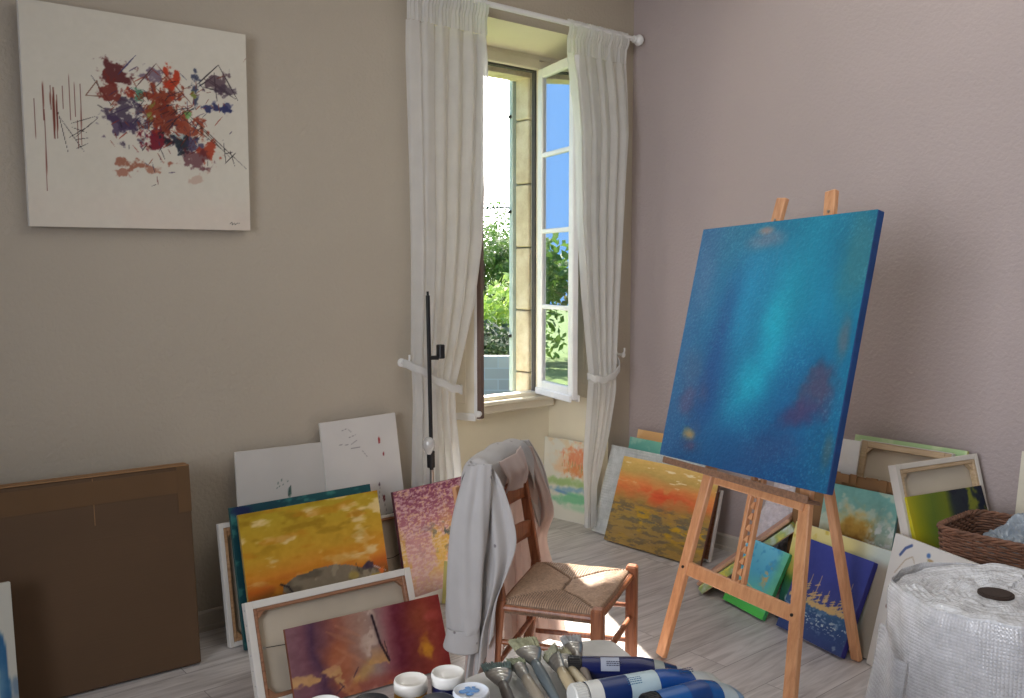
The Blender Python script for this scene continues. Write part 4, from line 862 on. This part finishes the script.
# near front flap (shoulder to knee), hanging in front of the post
panel('front_flap', [(-.05, .10, .945), (-.055, .10, .85), (-.05, .10, .65), (-.045, .095, .45), (-.045, .10, .30), (-.045, .115, .16), (-.04, .12, .05)],
      [(-.045, .02, .94), (-.04, -.02, .87), (-.035, -.055, .76), (-.035, -.066, .665), (-.04, -.035, .56), (-.045, -.002, .47), (-.045, .012, .34)], M_coat, 2, .018, CW, 50, 70, 4, -.01)
panel('front_hem', [(-.03, .12, .50), (-.03, .12, .30), (-.03, .125, .16), (-.03, .13, .05)], [(-.03, .01, .50), (-.03, .012, .3), (-.03, .02, .17), (-.03, .035, .05)], M_coat_backlit, 2, .014, CW, 40, 40, 6)
panel('collar', [(.03, .020, .935), (.06, .006, .89), (.10, .008, .85), (.12, .018, .80)], [(.30, .022, .94), (.33, .006, .88), (.37, .012, .84), (.34, .02, .80)], M_coat_backlit, 2, .010, CB, 40, 20, 5, -.02)
panel('far_front', [(.49, .12, .92), (.495, .13, .84), (.50, .135, .73), (.50, .14, .60), (.50, .14, .45), (.505, .14, .28), (.51, .14, .09)],
      [(.50, .03, .90), (.51, .0, .80), (.515, -.045, .69), (.52, -.055, .62), (.515, -.03, .52), (.515, -.07, .36), (.52, -.115, .10)], M_coat_backlit, 3, .012, CW, 70, 60, 7)
panel('far_shoulder', [(.48, .10, .925), (.50, .09, .84), (.51, .07, .73), (.515, .03, .62), (.52, .0, .56)],
      [(.505, .045, .925), (.525, -.01, .82), (.53, -.04, .70), (.53, -.045, .63), (.53, -.015, .55)], M_coat, 2, .008, CW, 40, 40, 9)
# loose sticks behind the coat
m = MB().bar((0, 0, 0), (-.10, .06, .80), .03, .018, (1, .4, 0), .003); o = m.build('wooden_stick', M_easel); o.location = (-2.14, -1.17, .004); tag(o, 'slim wooden stick leaning behind the coat, its top poking out on the left', 'wood stick')
o.location = (-2.135, -1.27, .004)
m = MB().bar((0, 0, .012), (-.16, .09, .012), .03, .02, (0, 0, 1), .003); o = m.build('wooden_stick', M_chair); o.location = (-2.27, -1.28, .004); tag(o, 'short reddish wooden stick on the floor under the coat sleeve', 'wood stick')

# ------------------------------------------------------------------ curtains, rod, tiebacks
rod = thing('curtain_rod', 'white round curtain rod with ball finial above the window', 'curtain rod', (0, 0, 0))
MB().tube([(-1.82, -.09, 2.985), (-.10, -.09, 2.985)], .015, 14).build('rod', M_white_wood, rod)
for x_, d in ((-.10, 1), (-1.82, -1)):
    MB().lathe([(.016, 0), (.022, .006), (.016, .016), (.014, .022), (.028, .034), (.034, .048), (.028, .064), (.012, .072), (0, .074)], (0, 0, 0), 18, Matrix.Translation((x_, -.09, 2.985)) @ Matrix.Rotation(RAD(90 * d), 4, 'Y')).build('finial', M_white_wood, rod)
for x_ in (-.16, -1.76): MB().bar((x_, 0, 2.98), (x_, -.09, 2.985), .02, .02, (1, 0, 0)).lathe([(.03, 0), (.03, .008)], (0, 0, 0), 16, Matrix.Translation((x_, -.001, 2.98)) @ Matrix.Rotation(RAD(90), 4, 'X')).build('bracket', M_white_wood, rod)
M_sheer = cloth_mat('sheer_curtain', (250, 250, 248), .6, .10); M_sheer_dense = cloth_mat('curtain_heading', (242, 242, 240), .5, .04)
def curtain(label, L, Rr, nf, seed, z1=2.965, z0=.05, amp=.03, fwd=None):
    """L, R: lists of (z, x) edges from top to bottom"""
    T = thing('curtain', label, 'curtain', (0, -.085, 0), group='sheer curtains at the window'); zl = [-a[0] for a in L]; xl = [a[1] for a in L]; zr = [-a[0] for a in Rr]; xr = [a[1] for a in Rr]
    ph = [random.Random(seed).uniform(-.6, .6) for _ in range(40)]
    def pos(u, z):
        a = float(np.interp(-z, zl, xl)); b = float(np.interp(-z, zr, xr)); w = b - a; x = a + w * u
        w0 = xr[0] - xl[0]; sq = min(1.0, w / w0 * 1.1)
        top = min(1, max(0, (z1 - z) / .3)); k = nf * 2 * math.pi
        wob = .35 * math.sin(2.1 * z + 5 * u + seed) * top
        yy = amp * (.22 + .78 * top) * (math.sin(k * u + wob * 2 + seed) + .45 * math.sin(k * 1.83 * u + ph[int(u * 30)] * 0 + seed * 2 + wob)) * (.75 + .25 * sq)
        x += .012 * math.cos(k * u + wob * 2 + seed) * top * sq
        return x, yy * .62 + (float(np.interp(z, [p[0] for p in fwd], [p[1] for p in fwd])) if fwd else 0)
    def f(u, v):
        z = z1 - .14 - (z1 - .14 - z0) * v; x, yy = pos(u, z); return (x, yy, z)
    cl_ob = MB().grid(f, nf * 20, 110).build('sheer_cloth', M_sheer, T, True)
    def g(u, v):
        z = z1 + .045 - (.185 + .0) * v; x, yy = pos(u, z); k = nf * 2 * 2 * math.pi
        puff = .018 * math.sin(math.pi * min(1, v / .55)) if v < .55 else 0
        return (x, yy * .6 - puff - .004 + .004 * math.sin(k * 2 * u), z)
    MB().grid(g, nf * 24, 16).build('gathered_heading', M_sheer_dense, cl_ob, True)
    def h(u, v):
        z = z0 + .10 * (1 - v); x, yy = pos(u, z); return (x, yy - .003, z)
    MB().grid(h, nf * 14, 6).build('hem', M_sheer_dense, cl_ob, True)
    return pos
Lz = [(3.0, -1.70), (1.2, -1.69), (.95, -1.675), (.5, -1.685), (0, -1.69)]
Rz = [(3.0, -1.205), (2.6, -1.205), (2.2, -1.22), (1.75, -1.245), (1.45, -1.29), (1.2, -1.36), (.99, -1.425), (.86, -1.42), (.6, -1.39), (0, -1.35)]
curtain('white sheer curtain on the left of the window, tied back low', Lz, Rz, 6, 1)
Lz2 = [(3.0, -.64), (2.5, -.625), (1.9, -.60), (1.45, -.55), (1.2, -.515), (1.0, -.485), (.9, -.492), (.6, -.47), (.3, -.45), (0, -.435)]
Rz2 = [(3.0, -.145), (2.6, -.165), (2.0, -.20), (1.5, -.235), (1.1, -.26), (1.0, -.265), (.85, -.26), (.62, -.27), (.45, -.30), (.3, -.35), (0, -.358)]
curtain('white sheer curtain on the right, hanging beside the open casement', Lz2, Rz2, 6, 3, fwd=[(0, .03), (.45, .02), (.9, -.05), (2.4, -.055), (2.85, 0), (3, 0)])
def tieback(label, pts, wdt=.042, mat=M_sheer_dense):
    m = MB(); n = len(pts)
    def f(u, v): p = smooth_path(pts, v); return (p[0], p[1], p[2] + (u - .5) * wdt + .004 * math.sin(v * 30))
    m.grid(f, 5, 50); o = m.build('curtain_tieback', mat, None, True, solid=.006); return tag(o, label, 'tieback', group=None)
tieback('white fabric tieback slung across the left curtain', [(-1.72, -.05, 1.135), (-1.68, -.13, 1.11), (-1.58, -.15, 1.045), (-1.48, -.15, 1.0), (-1.42, -.14, .985), (-1.395, -.09, .985)])
tieback('white fabric tieback around the right curtain', [(-.50, -.13, .985), (-.485, -.19, .975), (-.42, -.20, .965), (-.33, -.19, .99), (-.26, -.16, 1.03), (-.20, -.07, 1.07)])
def hook(x, z, label):
    T = thing('tieback_hook', label, 'hook', (x, 0, z)); MB().lathe([(.022, 0), (.022, .006), (.009, .01), (.009, .06), (.016, .066), (.016, .074), (.0, .078)], (0, 0, 0), 16, Matrix.Rotation(RAD(90), 4, 'X')).build('peg', M_white_wood, T)
    MB().tube([(0, -.06, 0), (.0, -.075, .01), (0, -.08, .03), (0, -.078, .045)], .006, 8).build('prong', M_white_wood, T)
hook(-1.70, 1.135, 'white tieback hook on the beige wall left of the left curtain'); hook(-.135, 1.085, 'white tieback hook right of the right curtain, near the room corner')

# ------------------------------------------------------------------ slim black floor lamp
T = thing('floor_lamp', 'thin black pole lamp standing before the left curtain', 'lamp', (-1.628, -.165, 0))
MB().lathe([(.09, 0), (.09, .012), (.02, .02), (.012, .03)], (0, 0, 0), 28).build('base', M_dark, T)
MB().tube([(0, 0, .02), (-.005, -.005, .60), (-.03, -.02, 1.48)], .0105, 10).build('pole', M_dark, T)
MB().tube([(-.001, -.005, .30), (-.006, -.008, .60)], .011, 10).build('pole_sleeve', M_metal, T)
MB().tube([(-.030, -.02, 1.48), (-.031, -.02, 1.50)], .006, 10).build('pole_tip', M_dark, T)
MB().bar((-.022, -.02, 1.17), (.02, -.04, 1.17), .02, .02, (0, 0, 1)).box((.012, -.06, 1.165), (.045, -.025, 1.235), ch=.004).build('clamp', M_dark, T)
sk_ = MB().tube([(-.025, -.03, .62), (-.03, -.035, .70)], .020, 14).build('lamp_socket', M_dark, T)
MB().lathe([(.012, 0), (.018, .012), (.028, .03), (.031, .05), (.028, .068), (.016, .082), (0, .088)], (-.045, -.04, .69), 20).build('bulb', simple('frosted_bulb', (196, 194, 190), .2, .04), sk_)

# ------------------------------------------------------------------ wicker basket
BX0, BX1, BY0, BY1, BZ = -.745, -.36, -2.93, -2.285, .615
bk = thing('wicker_basket', 'brown rectangular wicker basket holding crumpled plastic', 'basket', ((BX0 + BX1) / 2, (BY0 + BY1) / 2, 0))
def rrect(hx, hy, r, n):
    pts = []
    for k in range(n):
        a = 2 * math.pi * k / n; c, s = math.cos(a), math.sin(a); e = .28
        pts.append((hx * math.copysign(abs(c) ** e, c), hy * math.copysign(abs(s) ** e, s)))
    # resample evenly
    P = pts + [pts[0]]; d = [0]
    for a, b in zip(P[:-1], P[1:]): d.append(d[-1] + math.dist(a, b))
    return [(float(np.interp(t, d, [p[0] for p in P])), float(np.interp(t, d, [p[1] for p in P]))) for t in np.linspace(0, d[-1], n, endpoint=False)]
hx, hy = (BX1 - BX0) / 2, (BY1 - BY0) / 2
M_wick = simple('wicker', (122, 86, 66), .6, .35, 30, bs=.4, bscale=200); M_wick2 = simple('wicker_dark', (96, 60, 42), .6, .35, 30, bs=.4, bscale=200)
ring = rrect(1, 1, .1, 168); N2 = len(ring)
wv = MB(); rows = 58
for r_ in range(rows):
    z = .01 + (BZ - .012) * r_ / rows; tp = .80 + .20 * z / BZ; pl = []
    for k in range(N2 + 1):
        x_, y_ = ring[k % N2]; o_ = .005 * math.sin(k * math.pi / 3 + math.pi * (r_ % 2)); L = math.hypot(x_, y_); pl.append((x_ * hx * tp + x_ / L * o_, y_ * hy * tp * (1) + y_ / L * o_, z))
    wv.tube(pl, .0054, 6, False)
wv.build('woven_sides', M_wick, bk, True)
st = MB()
for k in range(0, N2, 6): x_, y_ = ring[k]; st.tube([(x_ * hx * .80, y_ * hy * .80, .0), (x_ * hx, y_ * hy, BZ)], .005, 6)
st.build('stakes', M_wick2, bk, True)
rm = MB()
for ph_ in (0, 2.1, 4.2):
    pl = []
    for k in range(N2 * 2 + 1):
        t_ = k / 2; i0 = int(t_) % N2; i1 = (i0 + 1) % N2; f_ = t_ - int(t_); x_ = ring[i0][0] * (1 - f_) + ring[i1][0] * f_; y_ = ring[i0][1] * (1 - f_) + ring[i1][1] * f_; L = math.hypot(x_, y_); a_ = t_ * .8 + ph_
        pl.append((x_ * hx + x_ / L * .007 * math.cos(a_), y_ * hy + y_ / L * .007 * math.cos(a_), BZ + .007 * math.sin(a_)))
    rm.tube(pl, .006, 6, False)
rm.build('braided_rim', M_wick, bk, True)
m = MB(); m.box((-hx * .79, -hy * .79, .004), (hx * .79, hy * .79, .012)); m.build('basket_floor', M_wick2, bk)
# plastic bag in the basket
NN = vnoise(70, 70, 7, 7, 77, 5, .6)
def bagf(u, v):
    x_ = -.78 + 1.56 * u; y_ = -.8 + 1.6 * v; d = max(abs(x_), abs(y_)); n_ = NN[int(v * 69), int(u * 69)]
    return (x_ * hx, y_ * hy, .52 + .08 * (1 - (d / .8) ** 4) + .13 * (n_ - .45) * (1 - (d / .8) ** 6) + .07 * math.exp(-((x_ - .2) ** 2 + (y_ - .2) ** 2) / .05))
o = MB().grid(bagf, 70, 70).build('plastic_bag', simple('grey_plastic', (150, 160, 168), .25, .35, 14, bs=.5, bscale=40), None, False); o.location = bk.location
tag(o, 'crumpled grey-blue plastic sheeting inside the wicker basket', 'plastic')

# ------------------------------------------------------------------ bubble wrap roll
RC = Vector((-1.683, -2.892, 0)); RR, RH = .258, .75
T = thing('bubble_wrap_roll', 'large upright roll of clear bubble wrap in the right foreground', 'bubble wrap', RC)
M_roll = bubble_mat('bubble_roll_side', (216, 216, 219), .14, 1.0, 'UV', 0, .55)
def wob(a, z): return .006 * math.sin(3 * a + 4 * z) + .004 * math.sin(7 * a - 9 * z) + .003 * math.sin(15 * a + 20 * z)
def side(u, v):
    a = u * 2 * math.pi; r = RR + wob(a, v * RH) - .012 * sst(np.array(v), .94, 1.0) ** 2 + .012 * (1 - v) * math.sin(2 * a + 1) + .025 * (1 - v) ** 1.5
    return (float(r * math.cos(a)), float(r * math.sin(a)), RH * v)
MB().grid(side, 240, 70, uv=lambda u, v: (u * 190, v * 84)).build('outer_layer', M_roll, T, True)
NT = vnoise(241, 60, 14, 5, 12, 4, .5)
def topf(u, v):
    u = u % 1
    a = u * 2 * math.pi; r = .04 + (RR - .008 - .04) * v; r += wob(a, RH) * v; n_ = NT[int(v * 59), int((u % 1) * 239)]
    z = RH - .008 + .0015 * math.sin(v * 26 * math.pi) * (v < .97) * (v > .1) + .026 * (n_ - .5) * min(1, v * 5) + .012 * math.sin(a * 2 + 1) * v; z -= .018 * max(0, (v - .94) / .06)
    return (r * math.cos(a), r * math.sin(a), z)
MB().grid(topf, 240, 60, uv=lambda u, v: (u * 90, v * 22)).build('wound_end', bubble_mat('bubble_roll_top', (226, 228, 232), .10, 1.0, 'UV', .35, .5), T, True)
MB().lathe([(.044, .748), (.044, .3), (0, .3), (0, .302), (.038, .302), (.038, .75)], (0, 0, 0), 30).build('core_tube', simple('core_card', (52, 38, 30), .9), T)
def flap(u, v):
    # loose end of the sheet flaring out from the roll towards the window side
    a0 = math.atan2(.62, -.78); a = a0 + .55 * (u - 0.5); r = RR + .012 + (.02 + .17 * (1 - v) ** 1.4) * (1 - abs(2 * u - 1) ** 2 * .55)
    r += .012 * math.sin(9 * u + 7 * v) * (1 - v * .5)
    return (r * math.cos(a), r * math.sin(a), .002 + .62 * v + .03 * math.sin(5 * u) * v)
MB().grid(flap, 50, 50, uv=lambda u, v: (u * 30, v * 60)).build('loose_flap', bubble_mat('bubble_flap', (226, 228, 234), .35, 1.0, 'UV', .1, 1.0), T, True)

# ------------------------------------------------------------------ table in front with painting gear
RV = Vector((.772, -.636, 0)); FV = Vector((.636, .772, 0))
TZ = .712
far_mid = Vector((-2.963, -2.487, 0))       # middle of the table's far edge
tc_ = far_mid - FV * .26 - RV * .02
TB = thing('work_table', 'small dark table at the bottom edge under the jars, brushes and tubes', 'table', (tc_.x, tc_.y, 0), math.atan2(RV.y, RV.x))
MB().box((-.49, -.26, TZ - .03), (.49, .245, TZ - .003), ch=.006).build('table_top', simple('table_top_paint', (120, 112, 104), .6), TB)
for sx in (-1, 1):
    for sy in (-1, 1): MB().bar((sx * .44, sy * .21, 0), (sx * .43, sy * .2, TZ - .03), .04, .04, (1, 0, 0)).build('leg', M_easel_dark, TB)
    MB().box((-.42, sx * .2 - .01, TZ - .1), (.42, sx * .2 + .01, TZ - .03)).build('apron', M_easel_dark, TB)
# palette
pp = [(-3.086, -2.383), (-3.03, -2.346), (-2.966, -2.342), (-2.872, -2.34), (-2.757, -2.351), (-2.699, -2.362), (-2.646, -2.397), (-2.652, -2.452), (-2.698, -2.55), (-2.802, -2.645), (-2.925, -2.651), (-3.03, -2.57), (-3.1, -2.47)]
def closed(pts, n=64):
    out = []; m = len(pts)
    for k in range(n):
        x_ = k / n * m; i = int(x_); f = x_ - i; P = [pts[(i + d) % m] for d in (-1, 0, 1, 2)]
        out.append(tuple(.5 * ((2 * b) + (-a + c) * f + (2 * a - 5 * b + 4 * c - d) * f * f + (-a + 3 * b - 3 * c + d) * f ** 3) for a, b, c, d in zip(*P)))
    return out
oc = closed(pp); m = MB(); n = len(oc)
m.add([(x_, y_, TZ) for x_, y_ in oc] + [(x_, y_, TZ + .004) for x_, y_ in oc], [tuple(range(n - 1, -1, -1)), tuple(range(n, 2 * n))] + [(i, (i + 1) % n, n + (i + 1) % n, n + i) for i in range(n)])
o = m.build('palette', simple('worn_white_palette', (196, 194, 190), .5, .14, 14)); tag(o, 'oval off-white palette lying under the brushes and tubes', 'palette')
# jars
def jar(label, x, y, lidc, bodyc, zt=.79, r=.033, h=.078, smear=None, band=None):
    T = thing('paint_jar', label, 'jar', (x, y, TZ - .003), 0, 'paint jars on the table'); hh = zt - (TZ - .003)
    MB().lathe([(r * .92, 0), (r, .004), (r, hh - .03), (r * .9, hh - .022), (r * .88, hh - .008)], (0, 0, 0), 36).build('jar_body', simple('jar_body', bodyc, .3, .1), T, True)
    ld = MB().lathe([(r * .97, hh - .024), (r * 1.03, hh - .022), (r * 1.03, hh - .004), (r * .99, hh), (r * .92, hh), (r * .89, hh - .003), (r * .3, hh - .0035), (0, hh - .0035)], (0, 0, 0), 40).build('lid', simple('jar_lid', lidc, .35, .05), T, True)
    if smear:
        mm = MB(); R = random.Random(int(abs(x) * 1000))
        for _ in range(9):
            a = R.uniform(0, 6.28); d = R.uniform(0, r * .6); px_, py_ = d * math.cos(a), d * math.sin(a); rr = R.uniform(.004, .010)
            mm.lathe([(rr * .6, hh - .003), (rr, hh - .0022), (rr * .4, hh - .0012), (0, hh - .0012)], (px_, py_, 0), 9)
        mm.build('paint_smear', simple('smear', smear, .5, .2), ld)
    if band: MB().lathe([(r + .0006, .01), (r + .0006, hh - .034)], (0, 0, 0), 36).build('label_band', simple('jar_label', band, .5, .3, 40), T)
    return T
jar('white-lidded jar of ochre paint, in front of the crimson painting', -3.207, -2.401, (226, 222, 214), (196, 140, 30), band=(206, 160, 60))
jar('white-lidded jar of dark blue paint, farthest back of the jars', -3.137, -2.430, (226, 224, 218), (26, 30, 70), zt=.795)
jar('jar with blue paint smeared over its white lid, nearest the brushes', -3.142, -2.515, (214, 220, 228), (60, 80, 130), smear=(90, 140, 196), r=.035)
jar('black-lidded jar between two white-lidded jars, farther left', -3.312, -2.425, (38, 38, 40), (50, 50, 54), zt=.787, r=.035)
jar('white-lidded jar leftmost in the row of jars', -3.385, -2.375, (220, 220, 216), (150, 160, 160), zt=.787, r=.034)
jar('black-lidded jar in front of the dark blue paint jar', -3.209, -2.497, (48, 50, 56), (40, 44, 70), zt=.783, r=.034)
# tubes of paint
def tube_(label, cap_end, crimp_end, r, z, body, bands, capc=(20, 20, 22), cl=.03, crimp=(196, 198, 196)):
    a = Vector((*cap_end, z)); b = Vector((*crimp_end, z)); ax = b - a; L = ax.length; ang = math.atan2(ax.y, ax.x)
    T = thing('paint_tube', label, 'paint tube', (a.x, a.y, z), ang, 'large paint tubes on the table')
    def sec(t):   # cross-section half-axes along the tube: round at the cap, flat at the crimp
        k = max(0, (t - .55) / .45); return r * (1 + .16 * k), r * (1 - .72 * k ** 1.5)
    def body_(u, v, t0=0, t1=1, g=0.0):
        t = t0 + (t1 - t0) * v; A_, B_ = sec(t); th = u * 2 * math.pi; x = cl + (L - cl) * t
        return (x, (A_ + g) * math.cos(th), -(r - B_) * .6 + (B_ + g) * math.sin(th))
    tb = MB().grid(lambda u, v: body_(u, v, 0, .93), 36, 24).build('tube_body', simple('tube_body', body, .25, .06), T, True)
    cm_ = MB().grid(lambda u, v: body_(u, v, .93, 1.0, .001), 36, 4); cm_.f.append(tuple(range(36 * 3, 36 * 4))); cm_.build('crimp', simple('tube_crimp', crimp, .3, .06), T, True)
    for t0, t1, c, u0, u1 in bands:
        MB().grid(lambda u, v: body_(u0 + (u1 - u0) * u, v, t0, t1, .0006), 30, 12).build('printed_label', simple('tube_label', c, .3, .08, 30), tb, True)
    m = MB(); Mx = Matrix.Rotation(RAD(90), 4, 'Y')
    m.lathe([(r * .92, 0), (r * 1.0, .003), (r * 1.0, cl - .004), (r * .94, cl)], (0, 0, 0), 36, Mx)
    for k in range(36): a_ = 2 * math.pi * k / 36; m.bar((.004, r * math.cos(a_), r * math.sin(a_)), (cl - .005, r * math.cos(a_), r * math.sin(a_)), .0016, .0016, (0, 0, 1), 0)
    m.build('cap', simple('tube_cap', capc, .4, .05), T)
    return T
Z1 = TZ + .004
t1 = tube_('dark navy paint tube with black cap, farthest back of the three tubes', (-2.862, -2.490), (-2.672, -2.655), .026, Z1 + .0265, (14, 24, 74), [(.18, .36, (150, 156, 170), .26, .46), (.70, .8, (150, 156, 150), 0, 1)])
t2 = tube_('bright blue paint tube with pale label, middle of the three tubes', (-2.965, -2.612), (-2.655, -2.722), .029, Z1 + .036, (18, 70, 140), [(.0, .1, (206, 206, 200), 0, 1), (.1, .3, (18, 44, 96), 0, 1), (.3, .52, (176, 196, 202), 0, 1), (.80, .93, (188, 192, 190), 0, 1)], capc=(206, 206, 200), crimp=(190, 194, 190))
t3 = tube_('blue paint tube nearest the camera, at the lower right of the tubes', (-2.88, -2.728), (-2.665, -2.778), .028, Z1 + .034, (24, 84, 150), [(.35, .6, (20, 60, 120), 0, 1), (.75, .93, (176, 190, 196), 0, 1)], crimp=(120, 150, 180))
# printed marks on the tubes (short dark bars like the worn small print)
def marks(T, r, x0, rows, c, ang):
    m = MB(); R = random.Random(3)
    for j in range(rows):
        a = ang + j * .16; x = x0
        while x < x0 + .03:
            w_ = R.uniform(.002, .006); m.box((x, -.0009, r + .0008), (x + w_, .0009, r + .0013), Matrix.Rotation(a, 4, 'X')); x += w_ + .0012
    m.build('small_print', simple('print', c, .5, .0), T)
marks(t1, .026, .082, 3, (24, 30, 60), .55); marks(t2, .0285, .115, 4, (30, 90, 130), .3); marks(t2, .0285, .235, 3, (12, 34, 80), .3)
# brushes
def brush(label, head, tail, wd, bl, fl_, bc, hc, zt=.05, roll=0.0, group='used paint brushes on the table'):
    """flat brush from bristle tip (head) back to handle end (tail)"""
    a = Vector((head[0], head[1], Z1 + zt)); b = Vector((tail[0], tail[1], Z1 + .012)); ax = (b - a).normalized(); L = (b - a).length
    T = thing('paint_brush', label, 'brush', a, 0, group); sd = ax.cross(Vector((0, 0, 1))).normalized(); sd = Matrix.Rotation(roll, 4, ax) @ sd; up = sd.cross(ax)
    R = random.Random(int(abs(head[0] * 999)))
    m = MB()
    for i in range(320):
        u = R.uniform(-1, 1); w_ = R.uniform(-1, 1); e = R.uniform(-.004, .004)
        p0 = ax * bl + sd * u * wd * .42 + up * w_ * .008; p1 = ax * e + sd * (u * wd * .52 + R.uniform(-.003, .003)) + up * (w_ * .003 + R.uniform(-.002, .002))
        m.tube([p0, (p0 + p1) / 2 + up * .001, p1], [.0017, .0017, .0007], 4, False)
    m.build('bristles', simple('bristle_hair', bc, .7, .3, 60), T)
    def ferr(u, v):
        a_ = u * 2 * math.pi; k = v; A_ = wd * .48 * (1 - k ** 1.6) + .0105 * k ** 1.6; B_ = .010 * (1 - k) + .010 * k; p = ax * (bl - .004 + fl_ * v) + sd * A_ * math.cos(a_) + up * B_ * math.sin(a_); return p + up * .0006 * (math.sin(v * 26) > .7)
    MB().grid(ferr, 24, 24).build('ferrule', M_metal, T, True)
    s0 = bl + fl_ - .006; m = MB(); pr = [(0, .0104), (.03, .0118), (.07, .0122), (.12, .010), (.17, .0075), (L - s0, .006)]
    m.tube([ax * (s0 + d) for d, _ in pr], [r_ for _, r_ in pr], 12); m.build('handle', simple('handle_' + str(hc[0]), hc, .4, .15), T, True)
    return T
brush('wide flat brush with dark grey-green bristles, nearest the jars', (-2.985, -2.392), (-3.10, -2.62), .062, .036, .05, (96, 112, 108), (90, 84, 80), .038)
brush('narrow flat brush with olive bristles, second from the jars', (-2.937, -2.40), (-3.04, -2.66), .034, .032, .05, (140, 146, 120), (150, 140, 124), .036)
brush('wide upright brush with pale olive bristles, tallest of the brushes', (-2.875, -2.352), (-3.00, -2.64), .062, .050, .055, (160, 160, 130), (90, 100, 104), .050)
brush('flat brush turned edge-on with khaki bristles, centre of the fan', (-2.862, -2.43), (-2.97, -2.68), .038, .036, .05, (150, 150, 126), (176, 160, 128), .046, .9)
brush('flat brush with cream bristles and pale handle, beside the black tube cap', (-2.842, -2.43), (-2.93, -2.69), .052, .036, .05, (176, 172, 146), (186, 174, 146), .040)
brush('grey dried-out brush behind the black tube cap', (-2.775, -2.405), (-2.92, -2.64), .044, .040, .045, (160, 160, 160), (120, 110, 100), .046)

# ------------------------------------------------------------------ light
W = bpy.data.worlds.new('world'); bpy.context.scene.world = W; W.use_nodes = True; nt = W.node_tree; bg = nt.nodes['Background']
tc = nt.nodes.new('ShaderNodeTexCoord'); dp = nt.nodes.new('ShaderNodeVectorMath'); dp.operation = 'DOT_PRODUCT'; dp.inputs[1].default_value = (.72, .67, .12)
nt.links.new(tc.outputs['Generated'], dp.inputs[0])
colr = ramp(nt, dp.outputs['Value'], [(.0, (.28, .6, 1.25, 1)), (.58, (.36, .72, 1.35, 1)), (.74, (3.6, 4.2, 4.8, 1)), (.86, (15.5, 15.2, 14.6, 1))])
nt.links.new(colr, bg.inputs['Color']); bg.inputs['Strength'].default_value = 1.0
sun = bpy.data.lights.new('sun', 'SUN'); so = bpy.data.objects.new('sun', sun); C.objects.link(so); sun.energy = 20; sun.angle = RAD(.6); sun.color = (1, .93, .82)
so.rotation_euler = Vector((-.46, -1, -1.07)).to_track_quat('-Z', 'Y').to_euler()
def area(name, loc, dirn, sx, sy, e, col):
    l = bpy.data.lights.new(name, 'AREA'); l.shape = 'RECTANGLE'; l.size = sx; l.size_y = sy; l.energy = e; l.color = col
    o = bpy.data.objects.new(name, l); C.objects.link(o); o.location = loc; o.rotation_euler = Vector(dirn).to_track_quat('-Z', 'Y').to_euler(); return o
lw = area('west_fill_light', (X0 + .02, -3.3, 1.9), (1, .10, -.05), 1.7, 1.9, 52, (.97, .97, 1)); lw.data.spread = RAD(110)  # added fill light at an assumed, unseen opening in the west wall
area('ceiling_fill_light', (-1.5, -2.3, ZC - .03), (0, 0, -1), 2.6, 2.6, 25, (1, .96, .9))  # added fill lamp standing in for light bounced off the ceiling
pt = area('window_portal', (-.92, .63, 1.82), (0, -1, 0), .96, 2.05, 1, (1, 1, 1)); pt.data.cycles.is_portal = True
sc = bpy.context.scene
sc.view_settings.view_transform = 'Standard'; sc.view_settings.look = 'None'; sc.view_settings.exposure = 0
sc.cycles.use_denoising = True; sc.cycles.max_bounces = 10; sc.cycles.diffuse_bounces = 5; sc.cycles.transparent_max_bounces = 16
sc.cycles.sample_clamp_indirect = 6; sc.cycles.caustics_reflective = False; sc.cycles.caustics_refractive = False
